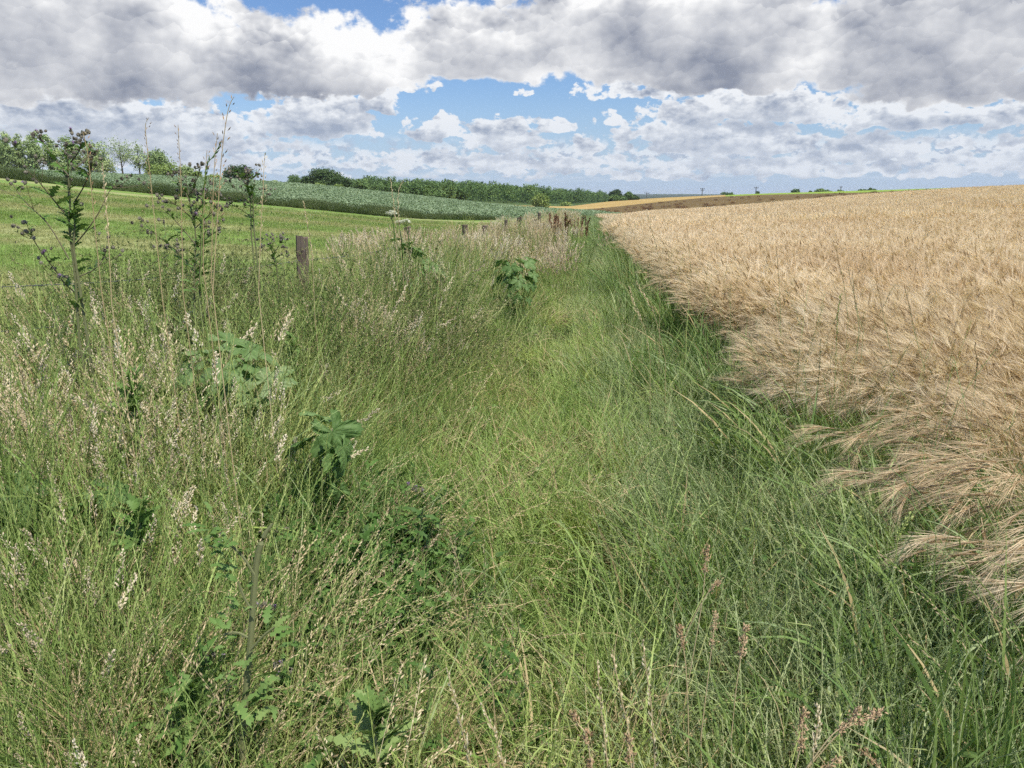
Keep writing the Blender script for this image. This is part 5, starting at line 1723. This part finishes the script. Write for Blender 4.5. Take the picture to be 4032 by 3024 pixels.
hogweed('leafy_herb', 'mid green lobed leaves under the white flowers', 'hogweed', (1640, 1180), 7.9,
        [(1600, 960, .14, 2.9, .4, .2, 0, .4), (1650, 985, .15, .2, .5, 0, -.1, .5), (1690, 1040, .16, -.4, .6, .2, -.2, .55), (1740, 1070, .15, .3, .6, .2, 0, .6), (1580, 1080, .14, 3.2, .5, 0, -.1, .45), (1625, 1110, .15, -1.5, .7, 0, -.3, .5), (1560, 940, .10, 2.4, .2, 0, 0, .35)], None, 560)


# -- white umbels
def umbel(label, stemchain, depth, size, seed, cream=False):
    P = drop(chain(stemchain, depth, 12))
    root = empty('white_umbel', tuple(P[0]), label, 'hogweed flower', 'white umbels by the grey post')
    b = PB(seed); b.tube(P[None], np.linspace(.007, .004, len(P))[None], LEAF, .1, 6)
    top = P[-1]
    n = 20
    a = b.r.uniform(0, TAU, n); q = np.sqrt(b.r.uniform(.02, 1, n))
    tips = top + np.stack([np.cos(a) * q * size, np.sin(a) * q * size, size * (1.05 - .55 * q ** 2)], 1)
    b.tube(np.stack([np.repeat(top[None], n, 0), (top + tips) / 2 - [0, 0, .004], tips], 1), .0014, LEAF, .4, 4)
    part('stem', b, root)
    for k in range(n):
        b = PB(seed + k + 1)
        m_ = 26
        a = b.r.uniform(0, TAU, m_); q = np.sqrt(b.r.random(m_)) * size * .30
        c_ = tips[k] + np.stack([np.cos(a) * q, np.sin(a) * q, .012 + b.r.normal(0, .004, m_)], 1)
        b.ovals(c_, b.unit(m_) * .5 + [0, 0, 1], .0105, WHITE, b.r.random(m_), .8)
        part('floret_cluster', b, root)


umbel('larger white hogweed umbel above the pasture edge', [(1560, 1150), (1556, 960), (1548, 880), (1541, 862)], 7.6, .062, 600)
umbel('lower right white hogweed umbel touching the grey post top', [(1615, 1130), (1612, 960), (1600, 900), (1598, 890)], 7.9, .050, 640)
umbel('small white umbel tucked beside the lower right one', [(1590, 1100), (1582, 960), (1572, 892), (1571, 886)], 8.0, .030, 680)

# -- docks with rusty seed spikes at the far end of the fence
for i, (px, yt, dp, lb) in enumerate([(2166, 822, 26, 'leftmost rusty dock spike by the farthest post'), (2182, 829, 25, 'short dark dock spike second from the left'), (2196, 818, 26, 'tallest dark dock spike above the green crop'),
                                      (2232, 812, 26, 'thin upright dock spike at the right end'), (2210, 850, 24, 'broad red-brown dock plant with many branches'), (2172, 862, 23, 'low reddish dock clump at the left'), (2286, 845, 28, 'small olive-brown dock standing apart near the path')]):
    x, _, zt = at(px, yt, dp); zg = hz1(x, dp); h = zt - zg
    root = empty('dock', (x, dp, zg), lb, 'dock', 'rusty docks beyond the fence end')
    b = PB(700 + i); n = 3 if i < 4 else 9
    P = b.centre(disc(b.r, n, .05 if i < 4 else .25) + [x, dp, zg], b.r.uniform(0, TAU, n), 0, b.r.uniform(.05, .5, n) * (1 if i > 3 else .3), h * b.r.uniform(.8, 1.02, n), 7)
    b.tube(P, .007, DOCK, .4, 4); part('stem', b, root)
    b = PB(720 + i); b.head(P, .35, 46, .06, .038, .8, .018, DOCK, b.r.random(n)); part('seed_head', b, root)


# -- single grass stalks
def stalk(name, label, pts, depth, kind, group, seed=0, r0=.0016, t0=.7, dark=False, hk=1.0, n=34):
    P = drop(chain(pts, depth, 18))
    root = empty(name, tuple(P[0]), label, 'grass stalk', group)
    b = PB(seed)
    sm = {'oat': STRAW, 'rye': TALL, 'cocks': STRAW, 'wheat': FINE, 'spike': BLUE, 'cream': STRAW}[kind]
    b.tube(P[None], np.linspace(r0, r0 * .55, len(P))[None], sm, .35 if dark else .6, 5)
    part('stem', b, root)
    b = PB(seed + 1)
    # fraction of the whole stem (incl. the buried part) where the head starts
    d_ = np.concatenate([[0], np.cumsum(np.linalg.norm(np.diff(P, axis=0), axis=1))]); f = d_ / d_[-1]
    Pn = np.stack([np.interp(np.linspace(0, 1, 40), f, P[:, k]) for k in range(3)], 1)[None]
    mt = HEAD
    if kind == 'oat':
        b.head(Pn, t0, n, .016 * hk, .0042 * hk, .7, .009 * hk, BROWN if dark else HEAD, .55, False)
    elif kind == 'cream':
        b.head(Pn, t0, n, .017 * hk, .0055 * hk, .42, .004 * hk, HEAD, .75, True)
    elif kind == 'rye':
        b.head(Pn, t0, n, .013 * hk, .0038 * hk, .35, .0018, TALL if dark else HEAD, .35, False)
    elif kind == 'spike':
        b.head(Pn, t0, n * 3, .008 * hk, .0035 * hk, .35, .0015, BROWN if dark else BLUE, .3, True)
    elif kind == 'wheat':
        b.head(Pn, t0, n, .012 * hk, .0070 * hk, .55, .004, FINE, .9, False)
        p, d = b.along(Pn, np.linspace(t0, 1, 16)); u = b.unit(16)
        A_ = p[0]; E_ = A_ + (d[0] + u * .3) * .04
        b.ribbon(np.stack([A_, (A_ + E_) / 2, E_], 1), .001, FINE, .9, np.array([1, .8, .2]))
    elif kind == 'cocks':
        for tt, rr in ((t0, .008), ((1 + t0) / 2, .011), (.985, .008)):
            p, d = b.along(Pn, np.array([tt]))
            c_ = p[0] + b.r.normal(0, rr * .42 * hk, (34, 3)) + b.r.normal(0, .006, (34, 1)) * d[0]
            b.spindle(c_, d[0] + b.r.normal(0, .6, (34, 3)), .0085 * hk, .0036 * hk, BROWN, b.r.uniform(.2, 1, 34))
    part('seed_head', b, root)


GS = 'tall stalks standing against the sky'
stalk('oat_grass', 'tallest stalk, its nodding head highest in the sky', [(838, 1150), (856, 860), (872, 620), (893, 460), (908, 405), (922, 381)], 2.3, 'oat', GS, 800, t0=.80, dark=True, n=30)
stalk('oat_grass', 'thin upright stalk with a small hooked tip before the clouds', [(640, 1180), (612, 900), (592, 700), (575, 540), (573, 490), (586, 463)], 2.6, 'oat', GS, 802, t0=.86, dark=True, n=24, hk=.7)
stalk('oat_grass', 'straight slender stalk with a narrow dark head', [(720, 1150), (716, 900), (712, 700), (704, 560), (701, 492)], 2.6, 'oat', GS, 804, t0=.80, dark=True, n=34, hk=.7)
stalk('oat_grass', 'stalk with a loose head just left of the tallest one', [(832, 1100), (838, 800), (845, 640), (856, 525)], 2.5, 'oat', GS, 806, t0=.86, dark=True, n=24, hk=.8)
stalk('oat_grass', 'shorter stalk below the pair of tall ones', [(800, 1050), (803, 800), (808, 680), (815, 592)], 2.7, 'oat', GS, 808, t0=.85, dark=True, n=22, hk=.8)
stalk('couch_grass', 'thick dark braided spike slanting right beside the tallest stalk', [(790, 1100), (800, 800), (812, 660), (840, 615), (868, 566)], 2.1, 'rye', GS, 810, t0=.86, dark=True, n=20, hk=1.3)
stalk('oat_grass', 'stalk with a pale slender head standing between the two dark trees', [(1018, 1150), (1028, 880), (1036, 760), (1038, 680), (1043, 603)], 3.0, 'oat', GS, 812, t0=.84, n=30, hk=.9)
stalk('oat_grass', 'stalk bending its dark hooked tip over the tallest thistle', [(400, 1150), (372, 880), (350, 640), (336, 560), (328, 520), (342, 528)], 2.5, 'oat', GS, 814, t0=.87, dark=True, n=16, hk=.9)
stalk('oat_grass', 'pale straw stalk right of the tallest thistle, before the verge', [(440, 1200), (425, 900), (412, 760), (404, 645)], 2.6, 'cream', GS, 816, t0=.86, n=26)
stalk('oat_grass', 'pale stalk with a cream head leaning over the pasture edge', [(1240, 1250), (1228, 1000), (1210, 880), (1196, 795)], 4.2, 'cream', GS, 818, t0=.80, n=34, hk=1.1)
stalk('oat_grass', 'reddish stalk pointing up over the white flowers', [(1560, 1050), (1558, 900), (1549, 800), (1538, 706)], 6.0, 'cream', GS, 820, t0=.78, n=34, hk=1.2)
stalk('oat_grass', 'stalk forking right beside the reddish one above the white flowers', [(1585, 1050), (1572, 900), (1567, 780), (1578, 725), (1590, 712)], 6.0, 'cream', GS, 822, t0=.80, n=34, hk=1.1)

GF = 'seed heads close to the viewer at the bottom'
for i, (pts, dp, kd, lb, hk, t0) in enumerate([
        ([(2395, 3060), (2385, 2940), (2365, 2780), (2352, 2610)], 1.25, 'cream', 'cream spike, left of the central three', .8, .60),
        ([(2500, 3060), (2480, 2900), (2440, 2720), (2410, 2560)], 1.3, 'cream', 'cream spike, middle and longest of the central three', .9, .52),
        ([(2580, 3040), (2566, 2800), (2545, 2640), (2530, 2520)], 1.3, 'cream', 'cream spike, right of the central three', .8, .60),
        ([(1860, 3040), (1815, 2850), (1785, 2730), (1757, 2630)], 1.3, 'cream', 'loose cream spike over dry grass at the bottom', .8, .68),
        ([(1990, 3040), (1955, 2900), (1925, 2840), (1900, 2775)], 1.3, 'cream', 'short pinkish spike right of the loose cream one', .8, .70),
        ([(2330, 3040), (2310, 2900), (2275, 2850), (2250, 2800)], 1.15, 'cocks', 'furry brown head bottom centre', 1.3, .84),
        ([(2490, 3050), (2478, 2960), (2476, 2900)], 1.15, 'cocks', 'furry tan head below the longest cream spike', 1.1, .88),
        ([(2690, 2800), (2760, 2400), (2778, 2230), (2787, 2150)], 1.7, 'cocks', 'rusty two-part head on a stem right of the path', 1.1, .92),
        ([(2600, 2800), (2700, 2500), (2790, 2330), (2842, 2284)], 1.6, 'cocks', 'small tan head pointing right of the path', .8, .96),
        ([(2710, 2800), (2700, 2620), (2685, 2520), (2672, 2460)], 1.5, 'cocks', 'pale brown head nodding left over the path', 1.1, .93),
        ([(2760, 2900), (2790, 2650), (2808, 2500), (2818, 2410)], 1.5, 'cocks', 'pinkish-brown slender head beside the nodding one', 1.0, .90),
        ([(2880, 2900), (2900, 2700), (2922, 2560), (2938, 2460)], 1.5, 'cocks', 'large dark furry head right of the pinkish one', 1.3, .90),
        ([(3120, 3060), (3155, 2930), (3160, 2850), (3165, 2795)], 1.2, 'cocks', 'plump brown head, leftmost of the bottom right group', 1.2, .90),
        ([(3190, 3060), (3210, 2920), (3222, 2840), (3218, 2775)], 1.2, 'cream', 'whitish clubbed head next to the plump brown one', .8, .86),
        ([(3150, 3060), (3270, 2900), (3350, 2840), (3385, 2785)], 1.2, 'cocks', 'brown head on an upright twig of the slanting orange stem', 1.1, .93),
        ([(3150, 3060), (3300, 2890), (3390, 2840), (3470, 2798)], 1.2, 'cocks', 'brown head at the end of the slanting orange stem', 1.1, .94),
        ([(3230, 3060), (3270, 3010), (3300, 2985)], 1.2, 'cocks', 'small head lying low near the bottom right', 1.0, .90),
        ([(3480, 3060), (3450, 3010), (3395, 2955)], 1.2, 'cocks', 'pale head pointing left at the bottom right', 1.0, .90)]):
    stalk('cocksfoot' if kd == 'cocks' else 'meadow_grass', lb, pts, dp, kd, GF, 830 + 2 * i, t0=t0, hk=hk * (.85 if kd == 'cocks' else 1.1), n=30)
GR = 'spikes slanting up to the left in the bottom right corner'
for i, (tx, ty, L) in enumerate([(3500, 2212, 560), (3440, 2150, 500), (3780, 2205, 520), (3505, 2475, 520), (3580, 2500, 480), (3560, 2300, 600), (3540, 2850, 300), (3780, 2275, 600), (3620, 2780, 360)]):
    a = math.radians(38 + 3.0 * ((i * 7) % 5))
    pts = [(tx + L * math.cos(a) * 1.0 + 40, ty + L * math.sin(a) * 1.35), (tx + L * .55 * math.cos(a) + 20, ty + L * .6 * math.sin(a)), (tx, ty)]
    stalk('rye_grass', ['topmost slanting rye-grass spike near the barley', 'short rye-grass spike ending left of all the slanting ones', 'slanting spike nearest the right edge of the view', 'reddish spike low in the slanting group', 'forked-looking spike crossing the low reddish one',
                        'long pink-tinged spike through the middle of the slanting group', 'lowest slanting spike above the round leaves', 'long pale spike just below the one nearest the right edge', 'greenish spike second lowest in the corner'][i],
          pts, 1.55, 'rye', GR, 880 + 2 * i, t0=.62, hk=1.05, n=26, dark=i % 3 == 0)
GD = 'dark grass spikes standing out of the barley'
for i, (pts, dp, kd, lb) in enumerate([
        ([(3382, 1300), (3372, 1200), (3350, 1110), (3338, 1040)], 4.2, 'spike', 'darkest thick spike in the middle of the barley'), ([(3400, 1300), (3372, 1220), (3362, 1140), (3356, 1065)], 4.3, 'spike', 'dark spike touching the darkest one on its right'),
        ([(3510, 1400), (3480, 1250), (3462, 1160), (3445, 1088)], 4.0, 'spike', 'tall dark spike right of the touching pair'), ([(3640, 1450), (3600, 1300), (3580, 1200), (3560, 1125)], 3.8, 'spike', 'brownish spike farthest right over the barley'),
        ([(3340, 1260), (3320, 1100), (3300, 1030), (3292, 965)], 4.8, 'spike', 'thin spike reaching highest over the barley'), ([(3075, 1300), (3070, 1150), (3062, 1040), (3055, 970)], 5.0, 'spike', 'thin dark spike left of the middle of the barley'),
        ([(2720, 1050), (2712, 980), (2708, 940), (2705, 900)], 8.0, 'spike', 'slim spike standing near the far barley edge'), ([(2600, 1120), (2590, 1000), (2565, 900), (2545, 825)], 5.5, 'cream', 'cream grass head tallest above the barley edge'),
        ([(3290, 1460), (3295, 1300), (3300, 1220), (3312, 1160)], 3.9, 'rye', 'braided dark spike leaning right below the thick ones'), ([(3850, 1420), (3845, 1400), (3838, 1370), (3842, 1345)], 3.2, 'spike', 'short dark spike near the right edge of the barley'),
        ([(2890, 1400), (2870, 1250), (2800, 1180), (2760, 1150)], 5.0, 'cream', 'cream head arching left at the path side of the barley'), ([(2620, 1420), (2580, 1250), (2545, 1180), (2505, 1110)], 4.6, 'cream', 'long pale head bending left over the dark grass'),
        ([(2560, 1420), (2540, 1300), (2500, 1210), (2480, 1130)], 4.4, 'cream', 'paler thick head beside the long bending one')]):
    stalk('grass_spike', lb, pts, dp, kd, GD, 910 + 2 * i, t0=.82, hk=1.25, dark=True, n=22)
stalk('wheat_ear', 'green-yellow wheat ear among dark leaves at the barley foot', [(3420, 2200), (3405, 2080), (3370, 1990), (3345, 1935)], 2.1, 'wheat', 'stray wheat ears', 950, t0=.86, n=22)
stalk('wheat_ear', 'yellowish wheat ear leaning right with short awns', [(3520, 2300), (3535, 2120), (3565, 2060), (3595, 2020)], 2.1, 'wheat', 'stray wheat ears', 952, t0=.86, n=22)

# -- barley thrown over at the edge of the path
lod = [c_barley(960 + i, 34, 26, .0014, (.75, .95), .22, (1.3, 2.1), 10, grains=11, stemw=.003, azs=.45, awl=(.11, .16)) for i in range(3)]
for i, (px, py, dp, rz, tl, lb) in enumerate([
        (3450, 1680, 2.75, .1, -.35, 'big fan of lodged barley spilling left over the grass'), (3600, 1760, 2.6, -.3, -.3, 'lodged barley tuft beneath the big fan'), (3900, 2060, 2.0, .1, -.3, 'lodged barley spray nearest the viewer at the right edge'),
        (3270, 1480, 3.5, .2, -.35, 'lodged barley patch behind the big fan'), (2560, 1010, 9.5, 0, -.3, 'orange-tinged barley bulge leaning over the far path'), (3060, 1380, 4.4, -.1, -.35, 'lodged barley tuft where the dark grass cuts in'), (3760, 1900, 2.25, .2, -.35, 'long-awned barley spray between the big fan and the nearest one')]):
    x, y, z = at(px, py, dp)
    for q in range(1):
        o = link('lodged_barley', lod[i % 3], None, (x + .75, y, hz1(x, y)), rz)
        o.rotation_euler = (0, tl, rz)
        tag(o, lb, 'barley', 'barley thrown over at the field edge')

# ------------------------------------------------------------------ air
hv = np.array([(x, y, z) for z in (-60.0, 48.0) for x, y in ((-20500, -300), (20500, -300), (20500, 9400), (-20500, 9400))])
hf = np.array([(3, 2, 1, 0), (4, 5, 6, 7), (0, 1, 5, 4), (1, 2, 6, 5), (2, 3, 7, 6), (3, 0, 4, 7)])
mh = bpy.data.materials.new('haze_air')
mh.use_nodes = True
gh = G(mh.node_tree)
mh.node_tree.nodes.clear()
ho = gh.n('ShaderNodeOutputMaterial')
pv = gh.n('ShaderNodeVolumePrincipled')
pv.inputs['Color'].default_value = (0.80, 0.88, 1.0, 1)
pv.inputs['Density'].default_value = 0.00008
pv.inputs['Anisotropy'].default_value = 0.0
mh.node_tree.links.new(pv.outputs[0], ho.inputs['Volume'])
haze = link('haze', mesh_np('haze', hv, hf, [mh]))
tag(haze, 'thin pale haze that turns the far woods blue', None, None, 'stuff')
